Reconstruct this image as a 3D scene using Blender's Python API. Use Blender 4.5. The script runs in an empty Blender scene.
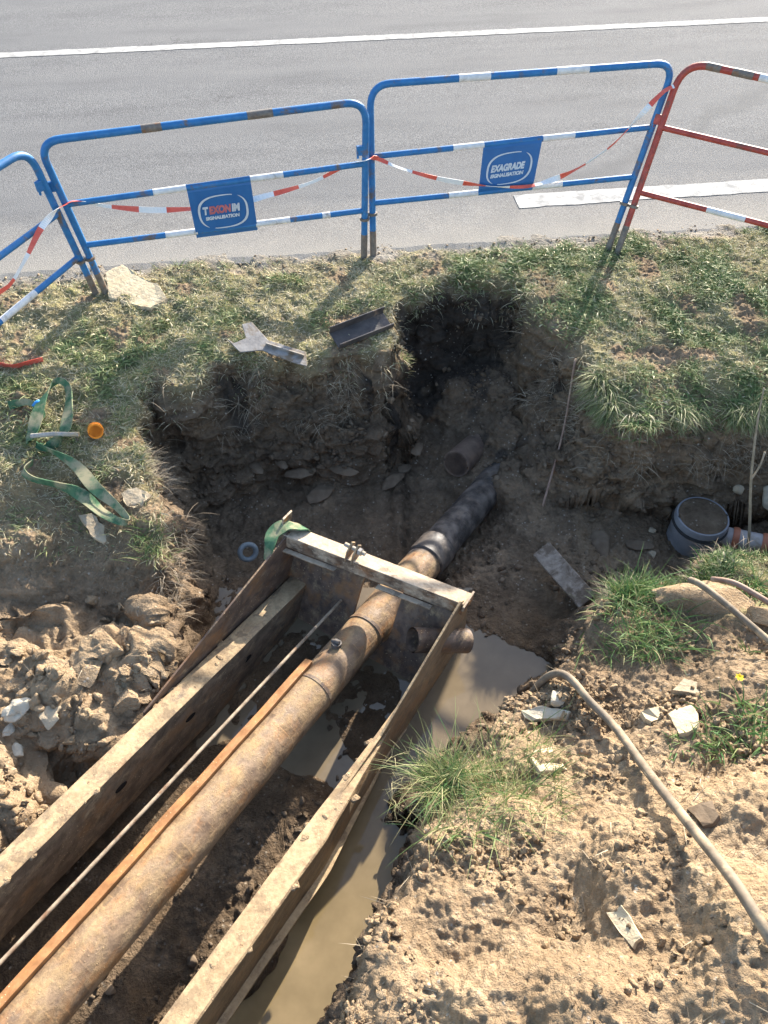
import bpy, math, random
import numpy as np
from mathutils import Vector, Matrix
from mathutils.bvhtree import BVHTree

random.seed(7)
rng = np.random.default_rng(11)
sc = bpy.context.scene
col = sc.collection
R = math.radians

# ------------------------------------------------------------------ camera
CAM_H, PITCH, FOC = 3.0, R(50), 769.0
cs, sn = math.cos(PITCH), math.sin(PITCH)
CAM = np.array([0.0, 0.0, CAM_H])


def ray(px, py):
    x = (px - 384) / FOC
    u = -(py - 512) / FOC
    return np.array([x, cs + u * sn, -sn + u * cs])


def at(px, py, z):
    r = ray(px, py)
    return CAM + r * ((z - CAM_H) / r[2])


def on_plane(px, py, p, n):
    r = ray(px, py)
    return CAM + r * (((p - CAM) @ n) / (r @ n))


cd = bpy.data.cameras.new('camera')
cam = bpy.data.objects.new('camera', cd)
col.objects.link(cam)
cam.location = CAM
cam.rotation_euler = (R(90) - PITCH, 0, 0)
cd.sensor_fit = 'VERTICAL'
cd.sensor_height = 24
cd.lens = 24 * FOC / 1024
cd.clip_start = 0.05
cd.clip_end = 2000
sc.camera = cam

# ------------------------------------------------------------------ light
SUN_EL, SUN_AZ = R(23), R(25)
S = Vector((math.sin(SUN_AZ) * math.cos(SUN_EL), math.cos(SUN_AZ) * math.cos(SUN_EL), math.sin(SUN_EL)))
w = bpy.data.worlds.new('World')
sc.world = w
w.use_nodes = True
nt = w.node_tree
bg = nt.nodes['Background']
sky = nt.nodes.new('ShaderNodeTexSky')
sky.sky_type = 'NISHITA'
sky.sun_disc = False
sky.sun_elevation = SUN_EL
sky.sun_rotation = SUN_AZ
sky.air_density = 1.0
sky.dust_density = 1.5
nt.links.new(sky.outputs[0], bg.inputs[0])
bg.inputs[1].default_value = 0.15
ld = bpy.data.lights.new('sun', 'SUN')
ld.energy = 4.8
ld.angle = R(0.55)
ld.color = (1.0, 0.93, 0.82)
sun = bpy.data.objects.new('sun', ld)
col.objects.link(sun)
sun.rotation_euler = (-S).to_track_quat('-Z', 'Y').to_euler()
sun.location = (4, 9, 6)
sc.view_settings.view_transform = 'Standard'
sc.view_settings.look = 'None'
sc.view_settings.gamma = 1
sc.view_settings.use_curve_mapping = False
sc.view_settings.exposure = 1.56
sc.cycles.use_denoising = True
sc.cycles.max_bounces = 6


# ------------------------------------------------------------------ numpy noise
def _hash(ix, iy, iz, k=0):
    h = (ix * 374761393 + iy * 668265263 + iz * 2147483647 + k * 974711) & 0xFFFFFFFF
    h = ((h ^ (h >> 13)) * 1274126177) & 0xFFFFFFFF
    h = ((h ^ (h >> 16)) * 2246822519) & 0xFFFFFFFF
    return ((h ^ (h >> 15)) & 0xFFFFFF) / float(0xFFFFFF)


def vnoise(x, y, z, k=0):
    x0, y0, z0 = np.floor(x), np.floor(y), np.floor(z)
    fx, fy, fz = x - x0, y - y0, z - z0
    ux, uy, uz = [f * f * f * (f * (f * 6 - 15) + 10) for f in (fx, fy, fz)]
    ix, iy, iz = x0.astype(np.int64), y0.astype(np.int64), z0.astype(np.int64)
    r = 0
    for dx in (0, 1):
        wx = ux if dx else 1 - ux
        for dy in (0, 1):
            wy = uy if dy else 1 - uy
            for dz in (0, 1):
                wz = uz if dz else 1 - uz
                r = r + wx * wy * wz * _hash(ix + dx, iy + dy, iz + dz, k)
    return r * 2 - 1


def fbm(x, y, z, sc_, oct_=4, k=0, gain=0.5):
    a, r, f = 1.0, 0, sc_
    for o in range(oct_):
        r = r + a * vnoise(x * f + 17.3 * o, y * f - 9.1 * o, z * f + 3.7 * o, k + o)
        a *= gain
        f *= 2.03
    return r


def worley(x, y, z, f, k=0):
    """rounded lumps: 1 at a cell's centre, 0 at its border"""
    x, y, z = x * f, y * f, z * f
    ix, iy, iz = [np.floor(v).astype(np.int64) for v in (x, y, z)]
    best = np.full(x.shape, 9.0)
    for dx in (-1, 0, 1):
        for dy in (-1, 0, 1):
            for dz in (-1, 0, 1):
                cx, cy, cz = ix + dx, iy + dy, iz + dz
                px = cx + _hash(cx, cy, cz, k)
                py = cy + _hash(cx, cy, cz, k + 1)
                pz = cz + _hash(cx, cy, cz, k + 2)
                d = (x - px) ** 2 + (y - py) ** 2 + (z - pz) ** 2
                best = np.minimum(best, d)
    return np.sqrt(best)


def sstep(a, b, x):
    t = np.clip((x - a) / (b - a), 0, 1)
    return t * t * (3 - 2 * t)


# ------------------------------------------------------------------ materials
class NT:
    def __init__(s, name, rough=0.8, spec=0.3):
        s.m = bpy.data.materials.new(name)
        s.m.use_nodes = True
        s.t = s.m.node_tree
        s.b = s.t.nodes['Principled BSDF']
        s.b.inputs['Roughness'].default_value = rough
        s.b.inputs['Specular IOR Level'].default_value = spec

    def n(s, typ, **kw):
        nd = s.t.nodes.new(typ)
        for k, v in kw.items():
            setattr(nd, k, v)
        return nd

    def link(s, a, b):
        s.t.links.new(a, b)

    def put(s, sock, v):
        if hasattr(v, 'is_output'):
            s.link(v, sock)
        elif v is not None:
            if sock.type == 'RGBA' and len(v) == 3:
                v = (*v, 1)
            sock.default_value = v

    def pos(s):
        return s.n('ShaderNodeNewGeometry').outputs['Position']

    def obj(s):
        return s.n('ShaderNodeTexCoord').outputs['Object']

    def scale(s, v, xyz):
        m = s.n('ShaderNodeMapping')
        s.link(v, m.inputs[0])
        m.inputs['Scale'].default_value = xyz
        return m.outputs[0]

    def noise(s, v, f, detail=5, rough=0.55, dist=0.0):
        nd = s.n('ShaderNodeTexNoise')
        s.link(v, nd.inputs['Vector'])
        nd.inputs['Scale'].default_value = f
        nd.inputs['Detail'].default_value = detail
        nd.inputs['Roughness'].default_value = rough
        nd.inputs['Distortion'].default_value = dist
        return nd.outputs['Fac']

    def voro(s, v, f, feature='F1', out='Distance'):
        nd = s.n('ShaderNodeTexVoronoi', feature=feature)
        s.link(v, nd.inputs['Vector'])
        nd.inputs['Scale'].default_value = f
        return nd.outputs[out]

    def ramp(s, fac, stops, interp='LINEAR'):
        nd = s.n('ShaderNodeValToRGB')
        nd.color_ramp.interpolation = interp
        e = nd.color_ramp.elements
        while len(e) < len(stops):
            e.new(0.5)
        for el, (p, c) in zip(e, stops):
            el.position = p
            if not hasattr(c, '__len__'):
                c = (c, c, c)
            el.color = (*c, 1)
        s.put(nd.inputs[0], fac)
        return nd.outputs[0]

    def mix(s, fac, a, b, blend='MIX'):
        nd = s.n('ShaderNodeMix', data_type='RGBA', blend_type=blend)
        s.put(nd.inputs[0], fac)
        s.put(nd.inputs[6], a)
        s.put(nd.inputs[7], b)
        return nd.outputs[2]

    def math(s, op, a, b=0.5, clamp=False):
        nd = s.n('ShaderNodeMath', operation=op)
        nd.use_clamp = clamp
        s.put(nd.inputs[0], a)
        s.put(nd.inputs[1], b)
        return nd.outputs[0]

    def attr(s, name, out='Fac'):
        nd = s.n('ShaderNodeAttribute', attribute_name=name)
        return nd.outputs[out]

    def bump(s, h, strength=0.5, dist=0.01, normal=None):
        nd = s.n('ShaderNodeBump')
        nd.inputs['Strength'].default_value = strength
        nd.inputs['Distance'].default_value = dist
        s.link(h, nd.inputs['Height'])
        if normal is not None:
            s.link(normal, nd.inputs['Normal'])
        s.link(nd.outputs[0], s.b.inputs['Normal'])
        return nd.outputs[0]

    def out(s, color=None, rough=None, metal=None):
        s.put(s.b.inputs['Base Color'], color)
        if rough is not None:
            s.put(s.b.inputs['Roughness'], rough)
        if metal is not None:
            s.put(s.b.inputs['Metallic'], metal)
        return s.m


def simple(name, c1, c2, f=14, rough=0.7, bump=0.3, bf=60, bd=0.004, spec=0.3, metal=0.0, dirt=None, dirt_at=0.6):
    m = NT(name, rough, spec)
    v = m.obj()
    n = m.noise(v, f, 6, 0.6)
    c = m.ramp(n, [(0.35, c1), (0.68, c2)])
    if dirt:
        d = m.noise(v, f * 0.45, 7, 0.68, 0.4)
        c = m.mix(m.ramp(d, [(dirt_at - 0.06, 0), (dirt_at + 0.06, 1)]), c, dirt)
    m.bump(m.noise(v, bf, 4, 0.6), bump, bd)
    return m.out(c, rough, metal)


def ground_material(const=None, name='soil_and_turf'):
    m = NT(name, 0.95, 0.1)
    if const: m.attr = lambda nm, out='Fac': const.get(nm, 0.0)
    v = m.pos()
    n1, n2, n3 = m.noise(v, 3.2, 6, 0.6), m.noise(v, 17, 8, 0.65), m.noise(v, 85, 5, 0.6)
    mixn = m.math('ADD', m.math('MULTIPLY', n1, 0.4), m.math('ADD', m.math('MULTIPLY', n2, 0.4), m.math('MULTIPLY', n3, 0.2)))
    moist = m.ramp(mixn, [(0.33, (0.112, 0.08, 0.052)), (0.5, (0.195, 0.143, 0.095)), (0.66, (0.29, 0.218, 0.148))])
    st = m.noise(m.scale(v, (.5, .5, 3.2)), 6.5, 6, .65)
    moist = m.mix(.85, moist, m.ramp(st, [(.34, (.6, .57, .55)), (.5, (.95, .93, .92)), (.62, (1.35, 1.28, 1.2))]), 'MULTIPLY')
    dry = m.ramp(mixn, [(0.33, (0.2, 0.134, 0.078)), (0.45, (0.34, 0.238, 0.143)), (0.58, (0.425, 0.312, 0.196)), (0.7, (0.54, 0.435, 0.31))])
    c = m.mix(m.attr('pale'), moist, dry)
    turf = m.ramp(mixn, [(0.34, (0.13, 0.11, 0.06)), (0.47, (0.26, 0.22, 0.12)), (0.56, (0.22, 0.21, 0.09)), (0.68, (0.42, 0.36, 0.23))])
    c = m.mix(m.attr('turf'), c, turf)
    grit = m.ramp(mixn, [(0.34, (0.15, 0.133, 0.11)), (0.5, (0.25, 0.225, 0.19)), (0.66, (0.36, 0.33, 0.285))])
    c = m.mix(m.attr('gritty'), c, grit)
    black = m.ramp(mixn, [(0.35, (0.026, 0.021, 0.017)), (0.66, (0.085, 0.07, 0.057))])  # darkest soil tone; in the notch it also paints the hollow's shade
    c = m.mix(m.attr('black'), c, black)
    peb = m.voro(v, 34)
    pc = m.ramp(m.noise(v, 31, 1), [(0.4, (0.3, 0.25, 0.19)), (0.6, (0.5, 0.44, 0.36))])
    pm = m.math('MULTIPLY', m.ramp(peb, [(0.16, 1), (0.24, 0)]), m.math('MULTIPLY', m.ramp(m.noise(v, 9, 3), [(0.5, 0), (0.58, 1)]), m.math('SUBTRACT', 1.0, m.attr('turf'))))
    c = m.mix(m.math('MULTIPLY', pm, 0.7), c, pc)
    wet = m.attr('wet')
    c = m.mix(wet, c, m.mix(1.0, c, (0.66, 0.62, 0.57), 'MULTIPLY'))
    r = m.ramp(wet, [(0, 0.95), (1, 0.35)])
    h = m.math('ADD', m.math('MULTIPLY', n2, 1.0), m.math('ADD', m.math('MULTIPLY', n3, 0.45), m.math('MULTIPLY', m.noise(v, 260, 3), 0.18)))
    cl = m.math('ADD', m.ramp(m.voro(v, 48), [(0.0, 1), (0.75, 0)]), m.math('MULTIPLY', m.ramp(m.voro(v, 110), [(0, 1), (.8, 0)]), .5))
    h = m.math('ADD', h, m.math('MULTIPLY', m.math('MULTIPLY', cl, m.ramp(n2, [(.4, .0), (.62, 1)])), .28))
    m.bump(h, 0.9, 0.03)
    return m.out(c, r)


def asphalt_material():
    m = NT('worn_asphalt', 0.8, 0.12)
    v = m.obj()
    fine, agg = m.noise(v, 150, 4, 0.7), m.voro(v, 110)
    c = m.ramp(fine, [(0.3, (0.05, 0.05, 0.051)), (0.5, (0.152, 0.151, 0.151)), (0.7, (0.32, 0.317, 0.31))])
    big = m.noise(m.scale(v, (0.5, 2.2, 1)), 1.3, 6, 0.6)
    c = m.mix(0.75, c, m.ramp(big, [(0.3, (0.7, 0.7, 0.71)), (0.5, (.9, .9, .9)), (0.7, (1.0, 0.99, 0.98))]), 'MULTIPLY')
    # tar seam running across the lane, and a few hairline cracks
    sx = m.n('ShaderNodeSeparateXYZ')
    m.link(v, sx.inputs[0])
    x, y = sx.outputs[0], sx.outputs[1]
    wob = m.math('MULTIPLY', m.math('SUBTRACT', m.noise(v, 1.7, 4), 0.5), 0.5)
    dline = m.math('ABSOLUTE', m.math('ADD', m.math('SUBTRACT', m.math('MULTIPLY', y, 0.8), m.math('MULTIPLY', x, 0.52)), m.math('ADD', wob, SEAM)))
    seam = m.math('MULTIPLY', m.ramp(dline, [(0.03, 1), (0.13, 0)]), 0.45)
    c = m.mix(seam, c, (0.1, 0.1, 0.1))
    crk = m.n('ShaderNodeTexVoronoi', feature='DISTANCE_TO_EDGE')
    vv = m.n('ShaderNodeVectorMath', operation='ADD')
    m.link(v, vv.inputs[0])
    nn = m.n('ShaderNodeTexNoise')
    m.link(v, nn.inputs['Vector'])
    nn.inputs['Scale'].default_value = 4
    m.link(nn.outputs['Color'], vv.inputs[1])
    m.link(vv.outputs[0], crk.inputs['Vector'])
    crk.inputs['Scale'].default_value = 0.55
    cm = m.math('MULTIPLY', m.ramp(crk.outputs[0], [(0.004, 1), (0.012, 0)]), m.ramp(m.noise(v, 0.9, 2), [(0.58, 0), (0.66, 0.55)]))
    c = m.mix(cm, c, (0.05, 0.05, 0.05))
    # dust and grit blown over the verge side
    dust = m.math('ADD', y, m.math('MULTIPLY', m.math('SUBTRACT', m.noise(v, 3.5, 7, 0.65), 0.5), 0.7))
    dm = m.ramp(dust, [(0.0, 0.9), (0.25, .6), (0.8, 0)])
    c = m.mix(dm, c, m.ramp(fine, [(0.3, (0.15, 0.137, 0.12)), (0.7, (0.36, 0.335, 0.295))]))
    m.bump(m.math('ADD', fine, m.math('MULTIPLY', agg, 0.5)), 0.55, 0.006)
    return m.out(c, 0.95)


def line_material():
    m = NT('road_paint', 0.95, 0.1)
    v = m.obj()
    n = m.noise(v, 120, 4, 0.7)
    b = m.noise(v, 9, 6, 0.65)
    c = m.ramp(n, [(0.25, (0.27, 0.262, 0.245)), (0.55, (0.47, 0.46, 0.43))])
    c = m.mix(m.ramp(b, [(0.44, 0), (0.66, 0.8)]), c, (0.2, 0.196, 0.19))
    m.bump(n, 0.4, 0.004)
    return m.out(c)


def blade_material(name, stops, trans=0.25):
    m = NT(name, 0.6, 0.25)
    c = m.ramp(m.attr('tint'), stops)
    m.put(m.b.inputs['Base Color'], c)
    tr = m.n('ShaderNodeBsdfTranslucent')
    m.link(c, tr.inputs[0])
    mx = m.n('ShaderNodeMixShader')
    mx.inputs[0].default_value = trans
    m.link(m.b.outputs[0], mx.inputs[1])
    m.link(tr.outputs[0], mx.inputs[2])
    m.link(mx.outputs[0], m.t.nodes['Material Output'].inputs[0])
    return m.m


def steel_material(name, axis, patch=.65, mud=0.5, rust=(0.3, 0.125, 0.04), base=((0.075, 0.05, 0.036), (0.19, 0.125, 0.08)), mudc=((0.25, 0.172, 0.095), (0.44, 0.325, 0.19)), up=0.0):
    """rusty steel with dried mud; streaks run along the given direction; mud settles on the faces that look up"""
    m = NT(name, 0.75, 0.35)
    v = m.pos()
    mp = m.n('ShaderNodeMapping')
    m.link(v, mp.inputs[0])
    mp.inputs['Rotation'].default_value = (0, 0, -math.atan2(axis[1], axis[0]))
    mp2 = m.scale(mp.outputs[0], (0.6, 1, 1))
    n1, n2 = m.noise(mp2, 22, 5, 0.6), m.noise(v, 55, 3, 0.5)
    c = m.ramp(n1, [(0.35, base[0]), (0.62, base[1])])
    c = m.mix(m.ramp(m.noise(mp2, 9, 6, 0.65), [(0.5, 0), (0.66, 0.85)]), c, rust)
    nz = m.n('ShaderNodeSeparateXYZ')
    m.link(m.n('ShaderNodeNewGeometry').outputs['Normal'], nz.inputs[0])
    lvl = m.math('ADD', m.noise(mp2, 13, 8, 0.7), m.math('MULTIPLY', nz.outputs[2], up))
    mm = m.ramp(lvl, [(1 - mud - 0.1, 0), (1 - mud + 0.08, 1)])
    wash = m.math('ADD', m.math('MULTIPLY', n2, .35), m.math('MULTIPLY', m.noise(mp2, 6, 7, .7), .65))
    c = m.mix(mm, c, m.ramp(wash, [(0.36, mudc[0]), (0.62, mudc[1])]))
    sp = m.voro(v, 55)
    spm = m.math('MULTIPLY', m.ramp(sp, [(.12, 1), (.2, 0)]), m.ramp(m.noise(v, 7, 3), [(.5, 0), (.6, .9)]))
    c = m.mix(spm, c, mudc[1])
    sc_ = m.ramp(m.noise(v, 9, 5, .6), [(.55, 0), (.6, patch)])
    c = m.mix(sc_, c, base[0])
    m.bump(m.math('ADD', n2, m.math('ADD', m.math('MULTIPLY', m.math('ADD', mm, spm), 1.2), n1)), 0.4, 0.006)
    return m.out(c, m.ramp(mm, [(0, 0.55), (1, 0.9)]))


# ------------------------------------------------------------------ mesh builder
def tag(o, label=None, cat=None, group=None, kind=None):
    if label: o['label'] = label
    if cat: o['category'] = cat
    if group: o['group'] = group
    if kind: o['kind'] = kind
    return o


def thing(name, loc, label, cat, group=None):
    o = bpy.data.objects.new(name, None)
    o.empty_display_size = 0.1
    o.location = Vector(loc)
    col.objects.link(o)
    return tag(o, label, cat, group)


class MB:
    def __init__(s):
        s.v, s.f, s.mi = [], [], []

    def add(s, vs, fs, mi=0):
        o = len(s.v)
        s.v += [tuple(map(float, p)) for p in vs]
        s.f += [tuple(i + o for i in f) for f in fs]
        s.mi += [mi] * len(fs)
        return s

    def box(s, c, ax, ay, az, mi=0):
        c, ax, ay, az = [np.array(q, float) for q in (c, ax, ay, az)]
        vs = [c + i * ax + j * ay + k * az for i in (-1, 1) for j in (-1, 1) for k in (-1, 1)]
        fs = [(0, 1, 3, 2), (4, 6, 7, 5), (0, 4, 5, 1), (2, 3, 7, 6), (0, 2, 6, 4), (1, 5, 7, 3)]
        return s.add(vs, fs, mi)

    def prism(s, poly, off, mi=0):
        """poly: 3-D outline, off: thickness vector"""
        n = len(poly)
        off = np.array(off, float)
        vs = [np.array(p, float) for p in poly] + [np.array(p, float) + off for p in poly]
        fs = [tuple(range(n))[::-1], tuple(range(n, 2 * n))] + [(i, (i + 1) % n, n + (i + 1) % n, n + i) for i in range(n)]
        return s.add(vs, fs, mi)

    def tube(s, pts, r, seg=12, caps=True, mi=0, mis=None):
        pts = [np.array(p, float) for p in pts]
        n = len(pts)
        rs = r if hasattr(r, '__len__') else [r] * n
        t0 = pts[1] - pts[0]
        t0 /= np.linalg.norm(t0)
        a = np.cross(t0, [0, 0, 1.0])
        if np.linalg.norm(a) < 0.1: a = np.cross(t0, [0, 1.0, 0])
        a /= np.linalg.norm(a)
        o = len(s.v)
        for i, p in enumerate(pts):
            t = pts[min(i + 1, n - 1)] - pts[max(i - 1, 0)]
            t /= np.linalg.norm(t)
            a = a - t * (a @ t)
            a /= np.linalg.norm(a)
            b = np.cross(t, a)
            for k in range(seg):
                q = 2 * math.pi * k / seg
                s.v.append(tuple(p + rs[i] * (math.cos(q) * a + math.sin(q) * b)))
        for i in range(n - 1):
            for k in range(seg):
                k2 = (k + 1) % seg
                s.f.append((o + i * seg + k, o + i * seg + k2, o + (i + 1) * seg + k2, o + (i + 1) * seg + k))
                s.mi.append(mis[i] if mis else mi)
        if caps:
            s.f.append(tuple(o + k for k in range(seg))[::-1])
            s.f.append(tuple(o + (n - 1) * seg + k for k in range(seg)))
            s.mi += [mi, mi]
        return s

    def build(s, name, mats, parent=None, smooth=False, bevel=0.0, auto=None):
        me = bpy.data.meshes.new(name)
        org = np.zeros(3)
        if parent is not None:
            q = parent
            while q is not None:
                org = org + np.array(q.location)
                q = q.parent
        elif s.v:
            vv = np.array(s.v)
            org = np.array([vv[:, 0].mean(), vv[:, 1].mean(), vv[:, 2].min()])
        me.from_pydata([tuple(np.array(p) - org) for p in s.v], [], s.f)
        for m in (mats if isinstance(mats, (list, tuple)) else [mats]):
            me.materials.append(m)
        me.polygons.foreach_set('material_index', s.mi)
        me.polygons.foreach_set('use_smooth', [bool(smooth)] * len(s.f))
        import bmesh
        b = bmesh.new()
        b.from_mesh(me)
        bmesh.ops.recalc_face_normals(b, faces=b.faces)
        b.to_mesh(me)
        b.free()
        me.update()
        if smooth and auto:
            me.set_sharp_from_angle(angle=R(auto))
        o = bpy.data.objects.new(name, me)
        col.objects.link(o)
        if parent is not None:
            o.parent = parent
        else:
            o.location = org
        if bevel:
            bv = o.modifiers.new('bevel', 'BEVEL')
            bv.width = bevel
            bv.segments = 2
            bv.limit_method = 'ANGLE'
        return o


def smooth_path(pts, n=8):
    pts = [np.array(p, float) for p in pts]
    P = [2 * pts[0] - pts[1]] + pts + [2 * pts[-1] - pts[-2]]
    out = []
    for i in range(1, len(P) - 2):
        for k in range(n):
            t = k / n
            out.append(0.5 * ((2 * P[i]) + (P[i + 1] - P[i - 1]) * t + (2 * P[i - 1] - 5 * P[i] + 4 * P[i + 1] - P[i + 2]) * t * t + (-P[i - 1] + 3 * P[i] - 3 * P[i + 1] + P[i + 2]) * t ** 3))
    out.append(pts[-1])
    return out


def lump(mb, c, rad, sq=(1, 1, 1), rot=None, sub=3, rough=0.25, f=2.0, k=0, mi=0, flat=0.0):
    """an irregular stone: a noisy sphere with planes cut off it"""
    import bmesh
    b = bmesh.new()
    bmesh.ops.create_icosphere(b, subdivisions=sub, radius=1)
    V = np.array([v.co[:] for v in b.verts])
    F = [tuple(v.index for v in f_.verts) for f_ in b.faces]
    b.free()
    n = fbm(V[:, 0] + k * 3.1, V[:, 1] - k, V[:, 2] + k * 1.7, f * 0.6, 3, k)
    V = V * (1 + rough * n)[:, None]
    r2 = np.random.default_rng(k + 5)
    for _ in range(7):
        d_ = r2.normal(size=3)
        d_ /= np.linalg.norm(d_)
        lim = r2.uniform(0.55, 0.85)
        t = V @ d_
        V = V - np.outer(np.clip(t - lim, 0, None) * 0.9, d_)
    V = V * np.array(sq) * rad
    if rot is None: rot = Matrix.Rotation(r2.uniform(0, 6.28), 3, 'Z')
    V = V @ np.array(rot).T + np.array(c)
    mb.add(V, F, mi)


# ------------------------------------------------------------------ machine frame (pipe pushing rig): a along, s sideways, n upwards
K = 0.87          # size of the rig's unit in metres
D1 = np.array([594, cs * 769 + sn * 591, -sn * 769 + cs * 591])
D1 /= np.linalg.norm(D1)
S1 = np.array([D1[1], -D1[0], 0])
S1 /= np.linalg.norm(S1)
N1 = np.cross(S1, D1)
D_, S_, N_ = D1 * K, S1 * K, N1 * K
P0 = CAM + K * (np.array([-1.45, 0.43, -0.66]) - CAM)


def W(a, s, n):
    return P0 + D_ * a + S_ * s + N_ * n


# ------------------------------------------------------------------ terrain
ROAD_A = math.atan(0.1267)
RD = np.array([math.cos(ROAD_A), math.sin(ROAD_A), 0])
RN = np.array([-math.sin(ROAD_A), math.cos(ROAD_A), 0])
RO = np.array([0, 4.98, 0.0])          # road edge passes here
WATER_Z = -0.8
_l = [tuple(W(a, -.78, 0)[:2]) for a in (-1.6, -.9, 0, .5, 1.0, 1.5)]
RIM = [(-1.52, 3.42), (-1.43, 3.6), (-.89, 3.8), (-.51, 3.77), (-.15, 3.83), (.1, 3.92), (.07, 4.2), (.2, 4.48), (.5, 4.58), (.93, 4.5), (1.1, 4.05), (1.24, 3.62),
       (1.42, 3.42), (1.86, 3.45), (2.28, 3.45), (3.6, 3.5), (3.6, 2.75), (2.05, 2.45), (1.7, 2.4), (1.26, 2.28), (.94, 1.95), (.68, 1.64), (.42, 1.43), (.27, 1.18),
       (.16, .95), (.07, .7), (-.1, .36), (-.3, -.2), (-.55, -.9)] + _l + [(-1.12, 2.02), (-1.22, 2.35), (-1.3, 2.8)]
TOP = [(-3, 5.3, 0), (-1.5, 5, 0), (0, 5, 0), (1.5, 5.2, 0), (3.2, 5.4, 0), (-2, 4.4, 0), (-.8, 4.4, 0), (0, 4.5, .0), (1.2, 4.5, .02), (2.4, 4.5, .02),
       (-.9, 3.9, -.02), (-.3, 3.85, -.03), (.0, 4.05, -.03), (1.1, 4.0, 0), (1.4, 3.65, -.03), (2.0, 3.7, -.04), (3.2, 3.8, 0), (1.4, 3.45, -.12), (2, 3.48, -.14),
       (-1.4, 3.7, -.04), (-2.1, 3.6, -.04), (-3, 3.6, 0), (-1.9, 3.3, -.1), (-1.45, 3.1, -.13), (-2.1, 2.9, -.15), (-3.1, 3, -.1), (-1.27, 2.75, -.19),
       (-2, 2.55, -.24), (-1.2, 2.45, -.27), (-1.95, 2.35, -.36), (-3, 2.4, -.25), (-1.2, 2.27, -.4), (-1.9, 2.15, -.52), (-1.4, 2.1, -.52), (-3, 2.0, -.4),
       (-1.4, 1.95, -.4), (-1.85, 1.9, -.42), (-1.22, 1.85, -.42), (-1.3, 1.65, -.4), (-1.6, 1.65, -.34), (-1.75, 1.35, -.36), (-1.47, 1.42, -.62), (-1.58, 1.3, -.68),
       (-1.68, 1.12, -.42), (-1.8, 1.05, -.36), (-2.0, .75, -.4), (-3, 1.3, -.2), (-3, .3, -.15), (-2.5, .2, -.3), (-3.2, -.8, .1),
       (.93, 1.93, -.38), (.67, 1.6, -.34), (.41, 1.42, -.28), (.24, 1.17, -.18), (.09, .9, -.1), (-.12, .4, .05), (-.35, -.2, .2), (1.2, 2.2, -.28), (1.3, 1.9, -.2),
       (1.7, 2.35, -.3), (2.05, 2.42, -.36), (1.98, 2.25, -.26), (2.3, 2.5, -.34), (1.83, 1.89, -.14), (3.3, 2.65, -.25), (.46, .93, -.06), (.56, 1.3, -.2), (.9, 1.6, -.22), (.6, .7, .05), (.25, .6, .02),
       (.05, .33, 0.1), (1.27, 1.22, 0), (1.62, 1.48, .02), (.34, .3, .28), (.86, .63, .28), (1.34, .95, .28), (.6, .27, .45), (1.05, .28, .52), (1.1, .45, .5), (2.2, 1.2, .25),
       (2, .3, .6), (1, -.4, .7), (0, -.6, .5), (2.5, 2, .0), (3.4, 1.5, .2), (3.4, 0, .6)]
FLOOR = [(-.8, 3.0, -1.0), (-.9, 2.5, -.8), (0, 3.1, -1.0), (.2, 3.45, -1.02), (.25, 3.75, -1.0), (.3, 3.95, -.92), (.28, 4.2, -.74), (.5, 3.8, -.9), (.62, 3.95, -.76), (.5, 4.22, -.55), (.8, 4.2, -.52), (.5, 4.46, -.62),
         (.74, 3.6, -.86), (.9, 3.5, -.7), (.85, 3.85, -.62), (.56, 3.27, -.98), (.28, 2.85, -.93), (1.05, 3.5, -.7),
         (1.05, 3.0, -.74), (.95, 2.65, -.76), (.8, 2.35, -.76), (.85, 2.0, -.88), (.62, 2.0, -.9), (.5, 2.45, -.78), (-.59, .96, -.73), (-.42, 1.25, -.74), (-.36, 1.62, -.83), (-.13, 1.68, -.78), (0, 1.95, -.79), (-.48, .39, -.92), (-.25, .75, -.92), (-.03, 1.11, -.92), (.2, 1.48, -.92), (-.9, .5, -.78), (-1.2, .45, -.72),
         (-1.15, 1.1, -.78), (-.85, 1.75, -.8), (1.5, 3.0, -.85), (2.0, 3.05, -.9), (2.9, 3.1, -.9), (-.66, .7, -.72), (-.8, 1.0, -.78), (-.42, 1.95, -.78), (.3, 2.2, -.84), (.42, 1.75, -.92), (-1.6, -.4, -.6)]


def idw(pts, X, Y, p=3.0, eps=0.02):
    num = np.zeros(X.shape)
    den = np.zeros(X.shape)
    for (a, b, z) in pts:
        w_ = 1.0 / ((X - a) ** 2 + (Y - b) ** 2 + eps) ** (p / 2)
        num += w_ * z
        den += w_
    return num / den


def sdf(poly, X, Y):
    d = np.full(X.shape, 1e9)
    inside = np.zeros(X.shape, bool)
    n = len(poly)
    for i in range(n):
        ax, ay = poly[i]
        bx, by = poly[(i + 1) % n]
        ex, ey = bx - ax, by - ay
        t = np.clip(((X - ax) * ex + (Y - ay) * ey) / (ex * ex + ey * ey), 0, 1)
        d = np.minimum(d, np.hypot(X - ax - t * ex, Y - ay - t * ey))
        c = ((ay > Y) != (by > Y)) & (X < ex * (Y - ay) / (ey if abs(ey) > 1e-9 else 1e-9) + ax)
        inside ^= c
    return np.where(inside, -d, d)


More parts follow.
